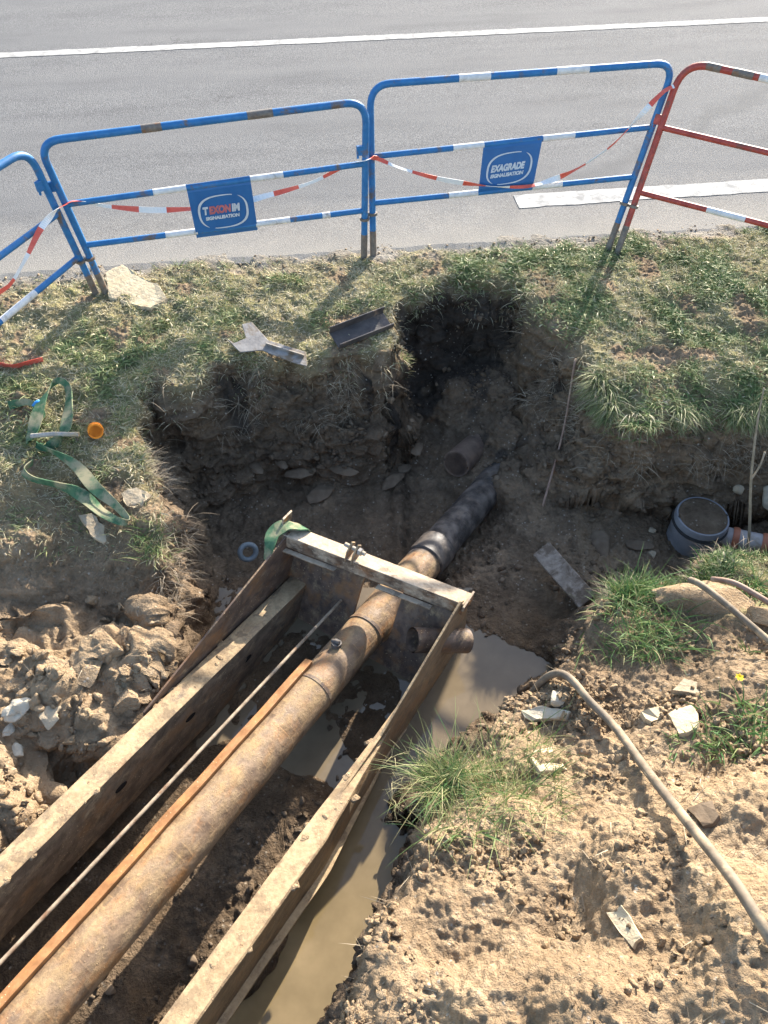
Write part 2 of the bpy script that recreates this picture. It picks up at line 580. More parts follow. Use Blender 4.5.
def height(X, Y):
    Z0 = np.zeros(X.shape)
    wx = 0.07 * fbm(X, Y, Z0, 2.6, 3, 3) + 0.03 * fbm(X, Y, Z0, 9, 2, 8)
    wy = 0.06 * fbm(X, Y, Z0 + 5, 2.6, 3, 4) + 0.03 * fbm(X, Y, Z0 + 5, 9, 2, 9)
    calm = 1 - .65 * (sstep(1.5, 1.1, Y) * sstep(-.6, -.3, X))
    d = sdf(RIM, X + wx * calm, Y + wy * calm)
    T = idw(TOP, X, Y, 4.2, 0.006)
    far = sstep(6, 14, np.hypot(X, Y - 2))
    T = T * (1 - far) + far * np.where(Y > 4, -0.06, np.clip(T, -0.1, 0.8))
    F = idw(FLOOR, X, Y, 3.5, 0.01)
    wid = np.where(Y > 3.2, 0.22, 0.24) + 0.08 * fbm(X, Y, Z0, 1.7, 2, 21)
    wid = np.where((X < 1.0) & (Y > 3.7) & (X > 0), 0.15, wid)
    wid = np.where((X > .95) & (Y > 3.2), .36, wid)
    wid = np.where((Y < 1.25) & (X > -.6), .16, wid)
    t = np.clip(-d / wid, 0, 1)
    t = t ** 0.62
    t = t * t * (3 - 2 * t) * 0.6 + t * 0.4
    # lip sags a little before it breaks
    h = T + (F - T) * t - 0.025 * np.where(d >= 0, np.exp(-np.clip(d, 0, None) / 0.05), 1 - t)
    # road sits on the ground from its edge on
    rd = (X - RO[0]) * RN[0] + (Y - RO[1]) * RN[1]
    h = np.where(rd > -.1, np.minimum(h, -.004 - 0.03 * sstep(-.05, .3, rd)), h)
    return h, d, T, F, rd


def make_ground():
    NX, NY = 860, 960
    xf = np.linspace(-3.0, 3.3, NX)
    y0, y1 = -0.7, 5.5
    yd = np.linspace(y0, y1, 1500)
    X, Y = np.meshgrid(xf, yd, indexing='ij')
    h, d, T, F, rd = height(X, Y)
    hs = h.copy()
    for _ in range(6):
        hs[1:-1] = (hs[:-2] + hs[1:-1] * 2 + hs[2:]) / 4
    dh = np.diff(hs, axis=1)
    dy = yd[1] - yd[0]
    ds = np.sqrt(dy ** 2 + dh ** 2) + 0.3 * dy
    for _ in range(12):
        ds[1:-1] = (ds[:-2] + ds[1:-1] * 2 + ds[2:]) / 4
    cum = np.concatenate([np.zeros((NX, 1)), np.cumsum(ds, axis=1)], axis=1)
    u = np.linspace(0, 1, NY)
    Yn = np.empty((NX, NY))
    for i in range(NX):
        Yn[i] = np.interp(u * cum[i, -1], cum[i], yd)
    Xn = np.repeat(xf[:, None], NY, axis=1)
    # outer skirts out to the horizon
    xl = np.array([-400, -120, -40, -16, -8, -4.5, -3.5])
    xr = np.array([3.8, 5, 9, 18, 45, 130, 400])
    yl = np.array([-400, -120, -40, -14, -6, -2.5, -1.2])
    yr = np.array([6.2, 8, 12, 16, 24, 50, 130, 500])
    Yn = np.concatenate([np.repeat(yl[None, :], NX, 0), Yn, np.repeat(yr[None, :], NX, 0)], axis=1)
    Xn = np.repeat(xf[:, None], Yn.shape[1], axis=1)
    YL = np.repeat(Yn[:1], len(xl), 0)
    YR = np.repeat(Yn[-1:], len(xr), 0)
    XL = np.repeat(xl[:, None], Yn.shape[1], 1)
    XR = np.repeat(xr[:, None], Yn.shape[1], 1)
    X = np.concatenate([XL, Xn, XR], 0)
    Y = np.concatenate([YL, Yn, YR], 0)
    h, d, T, F, rd = height(X, Y)
    PZ = h
    P = np.stack([X, Y, PZ], -1)
    gx = np.gradient(P, axis=0)
    gy = np.gradient(P, axis=1)
    n = np.cross(gx, gy)
    n /= np.linalg.norm(n, axis=-1, keepdims=True) + 1e-12
    near = (np.abs(X) < 3.6) & (Y > -1.3) & (Y < 6.3)
    nearf = near.astype(float)
    slope = 1 - n[..., 2]
    # zones
    inside = sstep(0.025, -0.03, d)
    Zz = np.zeros_like(X)
    pn = fbm(X, Y, Zz, 1.6, 4, 40)
    pn2 = fbm(X, Y, Zz, 6.0, 4, 47)
    turf = (1 - inside) * sstep(-0.4, -0.24, T) * sstep(2.35, 2.6, Y + 0.12 * pn)
    turf = turf * (1 - .9 * np.exp(-((X - 1.12) / .16) ** 2) * sstep(.28, .05, d))
    turf = turf * sstep(0.34, -0.1, pn2 * 0.5 - 0.12)
    right_turf = (1 - inside) * sstep(1.15, 1.5, X + .25 * pn2) * sstep(1.95, 2.2, Y + .25 * pn) * (Y < 3)
    turf = np.maximum(turf, 0.8 * right_turf)
    turf = turf * (1 - .75 * sstep(3.1, 2.7, Y) * (X < -.9))
    turf = turf * (1 - .55 * sstep(-.5, -.05, rd) * sstep(-.1, .25, pn2))
    gritty = sstep(-0.22, -0.02, rd + 0.1 * pn2) * (d > 0)
    turf = turf * (1 - gritty)
    pale = (1 - inside) * (1 - sstep(2.1, 2.35, Y + .35 * (X > 0))) * (0.78 + 0.35 * pn + .2 * (X < -.9) - .4 * sstep(.3, .9, X) * sstep(1.1, 1.5, Y))
    pale = np.maximum(pale, 0.35 * (1 - inside) * (1 - turf))
    pale = np.maximum(pale, 0.35 * inside * sstep(3.4, 2.9, Y) * sstep(-1.0, -.7, h) * (X > 1.2))
    pale = np.clip(pale, 0, 1)
    black = np.exp(-(((X - .48) / .42) ** 2 + ((Y - 4.5) / .3) ** 2)) * inside * .9 + .22 * inside * sstep(3.3, 3.7, Y) * (X < 1.2)  # dark soil, with the shade of the undercut notch painted in
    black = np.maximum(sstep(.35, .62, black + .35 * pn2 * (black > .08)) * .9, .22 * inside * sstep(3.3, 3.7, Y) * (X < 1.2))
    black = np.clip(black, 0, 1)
    wet = sstep(-.66, -.8, h + 0.05 * pn2) * inside * sstep(2.75, 2.3, Y)
    # surface relief, pushed out along the normal
    x, y, z = X[near], Y[near], PZ[near]
    dirt = np.clip(1 - turf[near] * 0.8 - gritty[near], 0, 1) * (1 - 0.85 * wet[near])
    disp = 0.012 * fbm(x, y, z, 7, 4, 60)
    w1 = worley(x + 0.02 * fbm(x, y, z, 20, 2, 63), y, z, 13, 70)
    w2 = worley(x, y + 0.012 * fbm(x, y, z, 35, 2, 64), z, 31, 75)
    clodmask = np.clip(0.3 + 1.25 * fbm(x, y, z, 2.3, 3, 66), 0.03, 1.15)
    bankm = sstep(2.2, 1.8, y) * (x > -.6)
    clodmask = clodmask * (1 - .35 * bankm * sstep(1.2, .6, y))
    w0 = worley(x + 0.03 * fbm(x, y, z, 9, 2, 61), y, z, 6.5, 72)
    heapm = ((x < -1.0) & (y < 2.3) & (y > 0.2)).astype(float)
    dirt = dirt * (1 - .75 * heapm)
    disp += dirt * clodmask * (0.03 * np.clip(0.7 - w1, 0, 1) + 0.02 * np.clip(0.7 - w2, 0, 1) - .01) + dirt * bankm * .045 * np.clip(.6 - w0, 0, 1) * np.clip(clodmask * 1.5, 0, 1) 
    disp += dirt * 0.009 * fbm(x, y, z, 55, 3, 68)
    disp += dirt * .013 * (np.abs(fbm(x, y, z, 11, 5, 69)) - .3)
    wall = np.clip(slope[near] * 1.6, 0, 1) * inside[near]
    disp += wall * (0.06 * fbm(x, y, z * 1.8, 4.5, 4, 81) + 0.03 * np.abs(fbm(x * .6, y * .6, z * 2.5, 9, 3, 83)))
    moundm = ((x < -1.1) & (y < 2.25) & (y > 0.3)).astype(float) * (d[near] > -.1)
    disp += moundm * (0.2 * np.clip(0.62 - worley(x + .05 * fbm(x, y, z, 8, 2, 93), y + .04 * fbm(x, y, z, 8, 2, 94), z * 1.3, 3.3, 90), -0.25, .42) + 0.06 * np.abs(fbm(x, y, z * 2.5, 5, 4, 92)) + .03 * np.floor(3.5 * vnoise(x * 7, y * 7, z * 3, 95)) / 3.5)
    disp += (1 - inside[near]) * turf[near] * 0.02 * fbm(x, y, z, 11, 3, 96)
    rdm = sstep(0.35, 0.1, rd[near])
    disp *= rdm
    P[near] += n[near] * disp[:, None]
    NXT, NYT = X.shape
    idx = np.arange(NXT * NYT).reshape(NXT, NYT)
    q = np.stack([idx[:-1, :-1], idx[1:, :-1], idx[1:, 1:], idx[:-1, 1:]], -1).reshape(-1, 4)
    me = bpy.data.meshes.new('ground')
    me.vertices.add(NXT * NYT)
    me.vertices.foreach_set('co', P.reshape(-1).astype(np.float32))
    me.loops.add(q.size)
    me.loops.foreach_set('vertex_index', q.reshape(-1).astype(np.int32))
    me.polygons.add(len(q))
    me.polygons.foreach_set('loop_start', np.arange(0, q.size, 4, dtype=np.int32))
    me.polygons.foreach_set('use_smooth', np.ones(len(q), bool))
    me.update(calc_edges=True)
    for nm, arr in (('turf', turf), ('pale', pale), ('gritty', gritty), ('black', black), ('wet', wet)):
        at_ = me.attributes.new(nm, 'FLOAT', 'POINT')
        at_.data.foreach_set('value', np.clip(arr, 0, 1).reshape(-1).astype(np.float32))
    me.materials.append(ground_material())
    o = bpy.data.objects.new('ground', me)
    col.objects.link(o)
    tag(o, 'dug up earth bank with worn turf verge and muddy open pit', 'ground', kind='structure')
    i0, i1 = len(xl), len(xl) + NX
    j0, j1 = len(yl), len(yl) + NY
    G = dict(P=P[i0:i1, j0:j1], turf=turf[i0:i1, j0:j1], d=d[i0:i1, j0:j1], rd=rd[i0:i1, j0:j1], pale=pale[i0:i1, j0:j1], n2=pn2[i0:i1, j0:j1], pn=pn[i0:i1, j0:j1])
    g = np.cross(np.gradient(G['P'], axis=0), np.gradient(G['P'], axis=1))
    G['area'] = np.linalg.norm(g, axis=-1)
    G['N'] = g / (G['area'][..., None] + 1e-12)
    # a coarser copy of the surface for dropping things on it
    Q = G['P'][::2, ::2]
    a, b = Q.shape[:2]
    id2 = np.arange(a * b).reshape(a, b)
    fq = np.stack([id2[:-1, :-1], id2[1:, :-1], id2[1:, 1:], id2[:-1, 1:]], -1).reshape(-1, 4)
    G['bvh'] = BVHTree.FromPolygons(Q.reshape(-1, 3).tolist(), fq.tolist())
    return G


G = make_ground()


def hit(px, py):
    """point of the ground seen in this direction"""
    r = Vector(ray(px, py)).normalized()
    loc, nrm, _, _ = G['bvh'].ray_cast(Vector(CAM), r)
    if loc is None:
        return at(px, py, 0), np.array([0, 0, 1.0])
    return np.array(loc), np.array(nrm)


def drop(x, y, top=2.0):
    loc, nrm, _, _ = G['bvh'].ray_cast(Vector((x, y, top)), Vector((0, 0, -1)))
    if loc is None:
        return np.array([x, y, 0.0]), np.array([0, 0, 1.0])
    return np.array(loc), np.array(nrm)


# ------------------------------------------------------------------ water in the pit
def water_material():
    m = NT('muddy_water', 0.05, 0.8)
    v = m.pos()
    n = m.noise(v, 2.5, 5, 0.6)
    m.bump(m.noise(m.scale(v, (1, 1.6, 1)), 9, 3, 0.5), 0.06, 0.01)
    m.b.inputs['IOR'].default_value = 1.33
    sx = m.n('ShaderNodeSeparateXYZ')
    m.link(v, sx.inputs[0])
    near_mix = m.ramp(m.math('ADD', sx.outputs[1], m.math('MULTIPLY', n, .5)), [(0.3, 1), (1.0, 0)])
    near_mix = m.ramp(m.math('MULTIPLY', m.math('ADD', sx.outputs[1], m.math('MULTIPLY', n, .5)), .5), [(.55, 1), (.9, 0)])  # water colour turns paler and yellower towards the near end
    far_tone = m.ramp(n, [(0.35, (0.14, 0.108, 0.07)), (0.65, (0.21, 0.163, 0.105))])
    return m.out(m.mix(near_mix, far_tone, m.ramp(n, [(0.35, (0.19, 0.14, 0.07)), (0.65, (0.29, 0.215, 0.115))])))


mb = MB()
mb.add([(-3.2, -1.0, WATER_Z), (3.6, -1.0, WATER_Z), (3.6, 2.6, WATER_Z), (-3.2, 2.6, WATER_Z)], [(0, 1, 2, 3)])
tag(mb.build('muddy_water', water_material()), 'shallow yellow brown water lying in the bottom of the pit', 'water', kind='structure')

# ------------------------------------------------------------------ road
SEAM = -0.0


def road_point(u, v_, z):
    return RO + RD * u + RN * v_ + np.array([0, 0, z])


_a = at(768, 93, 0) - RO
_sx, _sy = float(_a @ RD), float(_a @ RN)
SEAM = 0.52 * _sx - 0.8 * _sy
mb = MB()
us = np.concatenate([np.array([-400, -60, -12, -6]), np.linspace(-4, 4.5, 340), np.array([7, 14, 60, 400])])
edge = 0.05 * fbm(us, us * 0, us * 0, 0.9, 3, 5, 0.5) + 0.008 * fbm(us, us * 0, us * 0, 13, 3, 6)
vs, fs = [], []
for i, u in enumerate(us):
    vs += [(u, edge[i] - 0.06, -0.014), (u, edge[i], 0.0), (u, 0.5, 0.004), (u, 3.2, 0.02), (u, 6.9, 0.0), (u, 6.95, -0.06)]
for i in range(len(us) - 1):
    for j in range(5):
        a = i * 6 + j
        fs.append((a, a + 6, a + 7, a + 1))
mb.add(vs, fs)
asph = asphalt_material()


def road_object(mb_, name, mat_, label, cat):
    o = mb_.build(name, mat_)
    me = o.data
    org = np.array(o.location)
    co = np.array([v.co[:] for v in me.vertices]) + org
    me.vertices.foreach_set('co', co.reshape(-1))
    o.location = RO
    o.rotation_euler = (0, 0, ROAD_A)
    me.update()
    return tag(o, label, cat, kind='structure')


road_object(mb, 'road', asph, 'pale worn asphalt road beyond the barriers', 'road')
lm = line_material()
_c = at(384, 38, 0.012) - RO
vc = float(_c @ RN)
_e0 = at(519, 208, 0.005) - RO
ue, ve = float(_e0 @ RD), float(_e0 @ RN)


def strip(u0, u1, v0, v1, seed):
    m_ = MB()
    uu = np.linspace(u0, u1, max(2, int((u1 - u0) / 0.03)))
    e0 = 0.006 * fbm(uu, uu * 0, uu * 0, 9, 3, seed)
    e1 = 0.006 * fbm(uu, uu * 0, uu * 0, 9, 3, seed + 9)
    z = lambda q: np.interp(q, [0, .5, 3.2, 6.9], [0, .004, .02, 0]) + 0.004
    vs_, fs_ = [], []
    for i, u in enumerate(uu):
        vs_ += [(u, v0 + e0[i], z(v0)), (u, v1 + e1[i], z(v1))]
    for i in range(len(uu) - 1):
        fs_.append((2 * i, 2 * i + 2, 2 * i + 3, 2 * i + 1))
    m_.add(vs_, fs_)
    return m_


road_object(strip(-14, 16, vc - 0.07, vc + 0.07, 1), 'road_marking', lm, 'long white line painted across the middle of the road', 'road marking')
road_object(strip(ue, ue + 3.0, ve, ve + 0.19, 2), 'road_marking', lm, 'broad white edge dash painted near the verge behind the red barrier', 'road marking')

# ------------------------------------------------------------------ barriers
M = {}
M['dry'] = ground_material({'pale': .97}, 'dry_soil')
M['blue'] = simple('blue_paint', (0.018, 0.125, 0.31), (0.03, 0.17, 0.39), 20, 0.5, 0.15, 90, 0.002, 0.35, dirt=(0.13, 0.1, 0.08), dirt_at=0.61)
M['plate'] = simple('blue_plate', (0.012, 0.1, 0.28), (0.02, 0.125, 0.33), 9, 0.45, 0.1, 40, 0.002, 0.4, dirt=(0.1, 0.13, 0.2), dirt_at=0.7)
M['white'] = simple('white_reflective_band', (0.52, 0.52, 0.52), (0.68, 0.67, 0.65), 30, 0.5, 0.1, 90, 0.002, dirt=(0.3, 0.27, 0.24), dirt_at=0.62)
M['redp'] = simple('faded_red_paint', (0.26, 0.035, 0.028), (0.4, 0.07, 0.05), 20, 0.5, 0.15, 90, 0.002, 0.4, dirt=(0.12, 0.07, 0.05), dirt_at=0.6)
M['bare'] = simple('scraped_steel', (0.11, 0.095, 0.085), (0.2, 0.17, 0.14), 40, 0.55, 0.2, 90, 0.002, 0.4, dirt=(0.2, 0.1, 0.05), dirt_at=0.6)
M['lettw'] = simple('white_lettering', (.46, .5, .55), (.56, .6, .64), 30, 0.5, 0.02)
M['lettr'] = simple('red_lettering', (.42, .12, .13), (.5, .17, .17), 30, 0.5, 0.02)


def text_mesh(txt, size, bold=0.0):
    c = bpy.data.curves.new('lettering', 'FONT')
    c.body = txt
    c.size = size
    c.align_x = 'CENTER'
    c.align_y = 'CENTER'
    c.offset = bold
    c.extrude = 0.0006
    c.shear = 0.12
    o = bpy.data.objects.new('lettering', c)
    col.objects.link(o)
    dg = bpy.context.evaluated_depsgraph_get()
    me = bpy.data.meshes.new_from_object(o.evaluated_get(dg))
    vs_ = [v.co.copy() for v in me.vertices]
    fs_ = [tuple(p.vertices) for p in me.polygons]
    bpy.data.objects.remove(o)
    bpy.data.meshes.remove(me)
    bpy.data.curves.remove(c)
    return vs_, fs_


class Barrier:
    def __init__(s, label, BL, BR, TL, TR, paint, group='portable barriers along the road edge'):
        s.BL, s.BR, s.TL, s.TR = [np.array(p, float) for p in (BL, BR, TL, TR)]
        s.paint = paint
        s.root = thing('portable_barrier', (s.BL + s.BR) / 2, label, 'barrier', group)
        s.ex = s.BR + s.TR - s.BL - s.TL
        s.ex /= np.linalg.norm(s.ex)
        up = s.TL + s.TR - s.BL - s.BR
        s.ey = up - s.ex * (up @ s.ex)
        s.ey /= np.linalg.norm(s.ey)
        s.n = np.cross(s.ex, s.ey)
        s.c = (s.BL + s.BR + s.TL + s.TR) / 4

    def P(s, u, v):
        return s.BL * (1 - u) * (1 - v) + s.BR * u * (1 - v) + s.TL * (1 - u) * v + s.TR * u * v

    def px(s, x, y, off=0.0):
        return on_plane(x, y, s.c + s.n * off, s.n)

    def frame(s, bands=(), rad=0.13, r=0.022, bent=None):
        pts = [s.BL]
        for corner, pa, pb in ((s.TL, s.BL, s.TR), (s.TR, s.TL, s.BR)):
            da = pa - corner
            da /= np.linalg.norm(da)
            db = pb - corner
            db /= np.linalg.norm(db)
            p0_, p2_ = corner + da * rad, corner + db * rad
            for k in range(9):
                t = k / 8
                pts.append((1 - t) ** 2 * p0_ + 2 * t * (1 - t) * corner + t * t * p2_)
        pts.append(s.BR)
        s.fr = MB().tube(pts, r, 12).build('frame', s.paint, s.root, True, auto=50)
        for v0 in (0.0,):
            pass
        for (u0, u1, m_) in bands:
            MB().tube([s.P(u0, 1), s.P(u1, 1)], r + 0.0015, 12).build('reflective_band', m_, s.fr, True, auto=50)
        # worn feet without paint
        for b, t in ((s.BL, s.TL), (s.BR, s.TR)):
            MB().tube([b - (t - b) * 0.03, b + (t - b) * 0.17], r + 0.001, 12).build('foot', M['bare'], s.root, True, auto=50)
            MB().tube([b + (t - b) * 0.27 - s.n * 0.0, b + (t - b) * 0.285], r + 0.012, 12).build('collar', M['bare'], s.root, True, auto=50)

    def rail(s, vl, vr, bands=(), r=0.0185):
        a, b = s.P(0, vl), s.P(1, vr)
        o = MB().tube([a, b], r, 12).build('rail', s.paint, s.root, True, auto=50)
        for (u0, u1, m_) in bands:
            MB().tube([a + (b - a) * u0, a + (b - a) * u1], r + 0.0015, 12).build('reflective_band', m_, o, True, auto=50)
        return o

    def hook(s, u, v, side):
        p = s.P(u, v)
        m_ = MB()
        m_.box(p + s.ex * side * 0.035, s.ex * 0.022, s.ey * 0.03, s.n * 0.012)
        m_.tube([p + s.ex * side * 0.05 + s.ey * 0.03, p + s.ex * side * 0.05 - s.ey * 0.05], 0.008, 8)
        m_.build('coupling_hook', s.paint, s.root, bevel=0.004)

    def plate(s, corners, word, sub, red):
        q = [s.px(x, y, 0.018) for x, y in corners]   # TL TR BR BL
        m_ = MB()
        nn = 9
        front, back = [], []
        for i in range(nn):
            t = i / (nn - 1)
            wrap = 0.012 * (1 if i in (0, nn - 1) else 0)
            l = q[0] * (1 - t) + q[3] * t - s.n * wrap
            r_ = q[1] * (1 - t) + q[2] * t - s.n * wrap
            front += [l, r_]
            back += [l - s.n * 0.004, r_ - s.n * 0.004]
        vs_ = front + back
        fs_ = []
        for i in range(nn - 1):
            a = 2 * i
            fs_.append((a, a + 2, a + 3, a + 1))
            fs_.append((2 * nn + a, 2 * nn + a + 1, 2 * nn + a + 3, 2 * nn + a + 2))
            fs_.append((a, 2 * nn + a, 2 * nn + a + 2, a + 2))
            fs_.append((a + 1, a + 3, 2 * nn + a + 3, 2 * nn + a + 1))
        e = 2 * nn - 2
        fs_ += [(0, 1, 2 * nn + 1, 2 * nn), (e, 2 * nn + e, 2 * nn + e + 1, e + 1)]
        m_.add(vs_, fs_)
        o = m_.build('sign_plate', M['plate'], s.root)
        c = sum(q) / 4
        ex = (q[1] + q[2] - q[0] - q[3]) / 2
        wd = np.linalg.norm(ex)
        ey = (q[0] + q[1] - q[2] - q[3]) / 2
        ht = np.linalg.norm(ey)

        def put(x, y, z):     # in plate units, x and y from -0.5 to 0.5
            return c + ex * x + ey * y + s.n * (0.0025 + z)
        for line in (word, sub):
            got, total = [], 0
            for (txt, fs2, yy, mm) in line:
                V, Fc = text_mesh(txt, fs2, 0.006 * fs2 / 0.1)
                xs = [v.x for v in V]
                got.append((V, Fc, min(xs), max(xs), yy, mm))
                total += max(xs) - min(xs) + .012
            cur = -.02 - total / 2
            k = min(1.0, .6 / total)
            for (V, Fc, x0, x1, yy, mm) in got:
                MB().add([put(k * (cur + v.x - x0) + (k - 1) * .02, yy + v.y * wd / ht, v.z) for v in V], Fc).build('lettering', mm, o)
                cur += x1 - x0 + .012
        for sgn in (-1, 1):
            m_ = MB()
            vs_, fs_ = [], []
            N = 26
            for i in range(N):
                t = i / (N - 1)
                ang = R(70) + t * R(165) if sgn < 0 else R(-110) + t * R(165)
                th = 0.032 * math.sin(math.pi * min(1, 0.08 + t * 0.92)) ** 0.6 + 0.004
                ce, se = math.cos(ang), math.sin(ang)
                ce = math.copysign(abs(ce) ** 0.75, ce)
                se = math.copysign(abs(se) ** 0.75, se)
                for rr in (1.0, 1.0 - th * 2.6):
                    vs_.append(put(0.4 * ce * rr, -0.04 + 0.31 * se * rr, 0.0008))
            for i in range(N - 1):
                fs_.append((2 * i, 2 * i + 2, 2 * i + 3, 2 * i + 1))
            m_.add(vs_, fs_).build('emblem_arc', M['lettw'], o)


# the slant of each panel follows the ground it stands on
B2 = Barrier('blue barrier whose logo plate has red and white lettering', (-1.863, 4.442, -.02), (-.141, 4.866, 0), (-1.935, 4.34, 1.04), (-.108, 4.87, 1.045), M['blue'])
Wb, Bb = M['white'], M['blue']


def urail(b, vl, vr, xs):
    """where pixels along a rail fall as fractions of its length"""
    a, c = b.P(0, vl), b.P(1, vr)
    out = []
    for x, y in xs:
        p = b.px(x, y)
        out.append(float((p - a) @ (c - a) / ((c - a) @ (c - a))))
    return out


def vat(b, u, x, y):
    p = b.px(x, y)
    a, c = b.P(u, 0), b.P(u, 1)
    return float((p - a) @ (c - a) / ((c - a) @ (c - a)))


B2.frame(bands=[(.3, .36, M['bare']), (.62, .7, M['bare'])])
v1, v2 = vat(B2, 0, 70, 203), vat(B2, 1, 364, 164)
ub = urail(B2, v1, v2, [(153, 192), (186, 187), (250, 178), (283, 174)])
B2.rail(v1, v2, [(ub[0], ub[1], Wb), (ub[2], ub[3], Wb)])
v1, v2 = vat(B2, 0, 88, 245), vat(B2, 1, 364, 210)
ub = urail(B2, v1, v2, [(166, 237), (198, 234), (256, 226), (290, 222), (322, 216), (330, 215)])
B2.rail(v1, v2, [(ub[0], ub[1], Wb), (ub[2], ub[3], Wb), (ub[4], ub[5], Wb)])
B2.plate([(186, 186), (250, 177), (258, 231), (197, 239)],
         [('T', .17, .0, M['lettw']), ('EXON', .17, .0, M['lettr']), ('IM', .17, .0, M['lettw'])], [('SIGNALISATION', .075, -.14, M['lettw'])], True)
B2.hook(1, .72, -1)
B2.hook(0, .75, -1)

B3 = Barrier('blue barrier whose logo plate has all white lettering', (-.075, 4.879, 0), (1.6, 4.97, -.02), (-.085, 4.99, 1.09), (1.835, 5.28, 1.11), M['blue'])
B3.frame(bands=[])
ut = urail(B3, 1, 1, [(458, 77), (490, 74), (557, 69), (590, 66)])
for a, b in ((0, 1), (2, 3)):
    MB().tube([B3.P(ut[a], 1), B3.P(ut[b], 1)], .0235, 12).build('reflective_band', Wb, B3.fr, True, auto=50)
v1, v2 = vat(B3, 0, 374, 156), vat(B3, 1, 651, 127)
ub = urail(B3, v1, v2, [(453, 147), (484, 144), (543, 138), (575, 135)])
B3.rail(v1, v2, [(ub[0], ub[1], Wb), (ub[2], ub[3], Wb)])
v1, v2 = vat(B3, 0, 374, 204), vat(B3, 1, 636, 177)
ub = urail(B3, v1, v2, [(449, 197), (478, 194), (532, 188), (562, 185)])
B3.rail(v1, v2, [(ub[0], ub[1], Wb), (ub[2], ub[3], Wb)])
B3.plate([(484, 143), (543, 136), (533, 187), (478, 196)],
         [('EXAGRADE', .15, -.02, M['lettw'])], [('SIGNALISATION', .08, -.16, M['lettw'])], False)
B3.hook(0, .62, -1)

b1 = np.array([-.45, -.893, 0]) * 1.8
B1 = Barrier('blue barrier standing askew and cut off by the picture edge', np.array([-1.94, 4.40, 0]) + b1 + [0, 0, -.15], (-1.925, 4.43, -.02), np.array([-1.955, 4.24, 1.03]) + b1 + [0, 0, -.02], (-1.975, 4.28, 1.03), M['blue'])
B1.frame(bands=[(.3, .4, Wb), (.6, .68, Wb)])
v2 = vat(B1, 1, 62, 210)
B1.rail(v2, v2, [(.2, .32, Wb), (.6, .68, Wb)])
v2 = vat(B1, 1, 82, 253)
B1.rail(v2, v2, [(.3, .4, Wb), (.62, .78, Wb)])
B1.hook(1, .8, -1)

b4 = np.array([.86, -.5, 0]) * 1.8
B4 = Barrier('faded red barrier leaning back beside the blue ones', (1.655, 4.92, -.02), np.array([1.655, 4.92, 0]) + b4, (1.875, 5.25, 1.13), np.array([1.875, 5.25, 1.1]) + b4, M['redp'])
B4.frame(bands=[(.08, .13, M['bare']), (.17, .24, M['bare']), (.26, .31, Wb), (.4, .5, Wb), (.6, .7, Wb)], rad=0.17)
v1 = vat(B4, 0, 664, 128)
B4.rail(v1, v1, [(.45, .55, Wb), (.75, .85, Wb)])
v1 = vat(B4, 0, 642, 193)
B4.rail(v1, v1, [(.26, .4, Wb), (.6, .72, Wb)])
B4.hook(0, .72, -1)

# ------------------------------------------------------------------ barrier tape
M['tr'] = simple('red_tape', (0.6, 0.09, 0.06), (0.7, 0.14, 0.1), 20, 0.4, 0.1)
M['tw'] = simple('white_tape', (0.66, 0.66, 0.66), (0.75, 0.74, 0.73), 20, 0.4, 0.1)


def ribbon(path, width, mats, seg_len=None, twist=0.5, seed=1, n=10, thick=0.0012, facing=None, phase=0):
    pts = smooth_path(path, n)
    L = 0
    m_ = MB()
    up0 = np.array([0, 0, 1.0])
    rows, mi = [], []
    r2 = np.random.default_rng(seed)
    ph = r2.uniform(0, 6)
    for i, p in enumerate(pts):
        t = pts[min(i + 1, len(pts) - 1)] - pts[max(i - 1, 0)]
        t = t / (np.linalg.norm(t) + 1e-9)
        f = facing(i / (len(pts) - 1), p) if facing else up0
        side = f - t * (f @ t)
        side /= np.linalg.norm(side) + 1e-9
        oth = np.cross(t, side)
        a = twist * (math.sin(L * 7 + ph) + 0.6 * math.sin(L * 13 + 2 * ph))
        wv = side * math.cos(a) + oth * math.sin(a)
        nv = np.cross(t, wv)
        ww = width * (0.75 + 0.25 * math.sin(L * 9 + ph))
        rows.append((p - wv * ww / 2 - nv * thick, p + wv * ww / 2 - nv * thick, p + wv * ww / 2 + nv * thick, p - wv * ww / 2 + nv * thick))
        mi.append(int((L + phase) / seg_len) % 2 if seg_len else 0)
        if i + 1 < len(pts): L += np.linalg.norm(pts[i + 1] - p)
    vs_ = [q for r_ in rows for q in r_]
    for i in range(len(rows) - 1):
        m_.mi += [mi[i]] * 4
        for k in range(4):
            m_.f.append((4 * i + k, 4 * i + (k + 1) % 4, 4 * i + 4 + (k + 1) % 4, 4 * i + 4 + k))
    m_.v = [tuple(map(float, q)) for q in vs_]
    m_.f += [(0, 1, 2, 3), tuple(4 * (len(rows) - 1) + k for k in (3, 2, 1, 0))]
    m_.mi += [0, 0]
    return m_


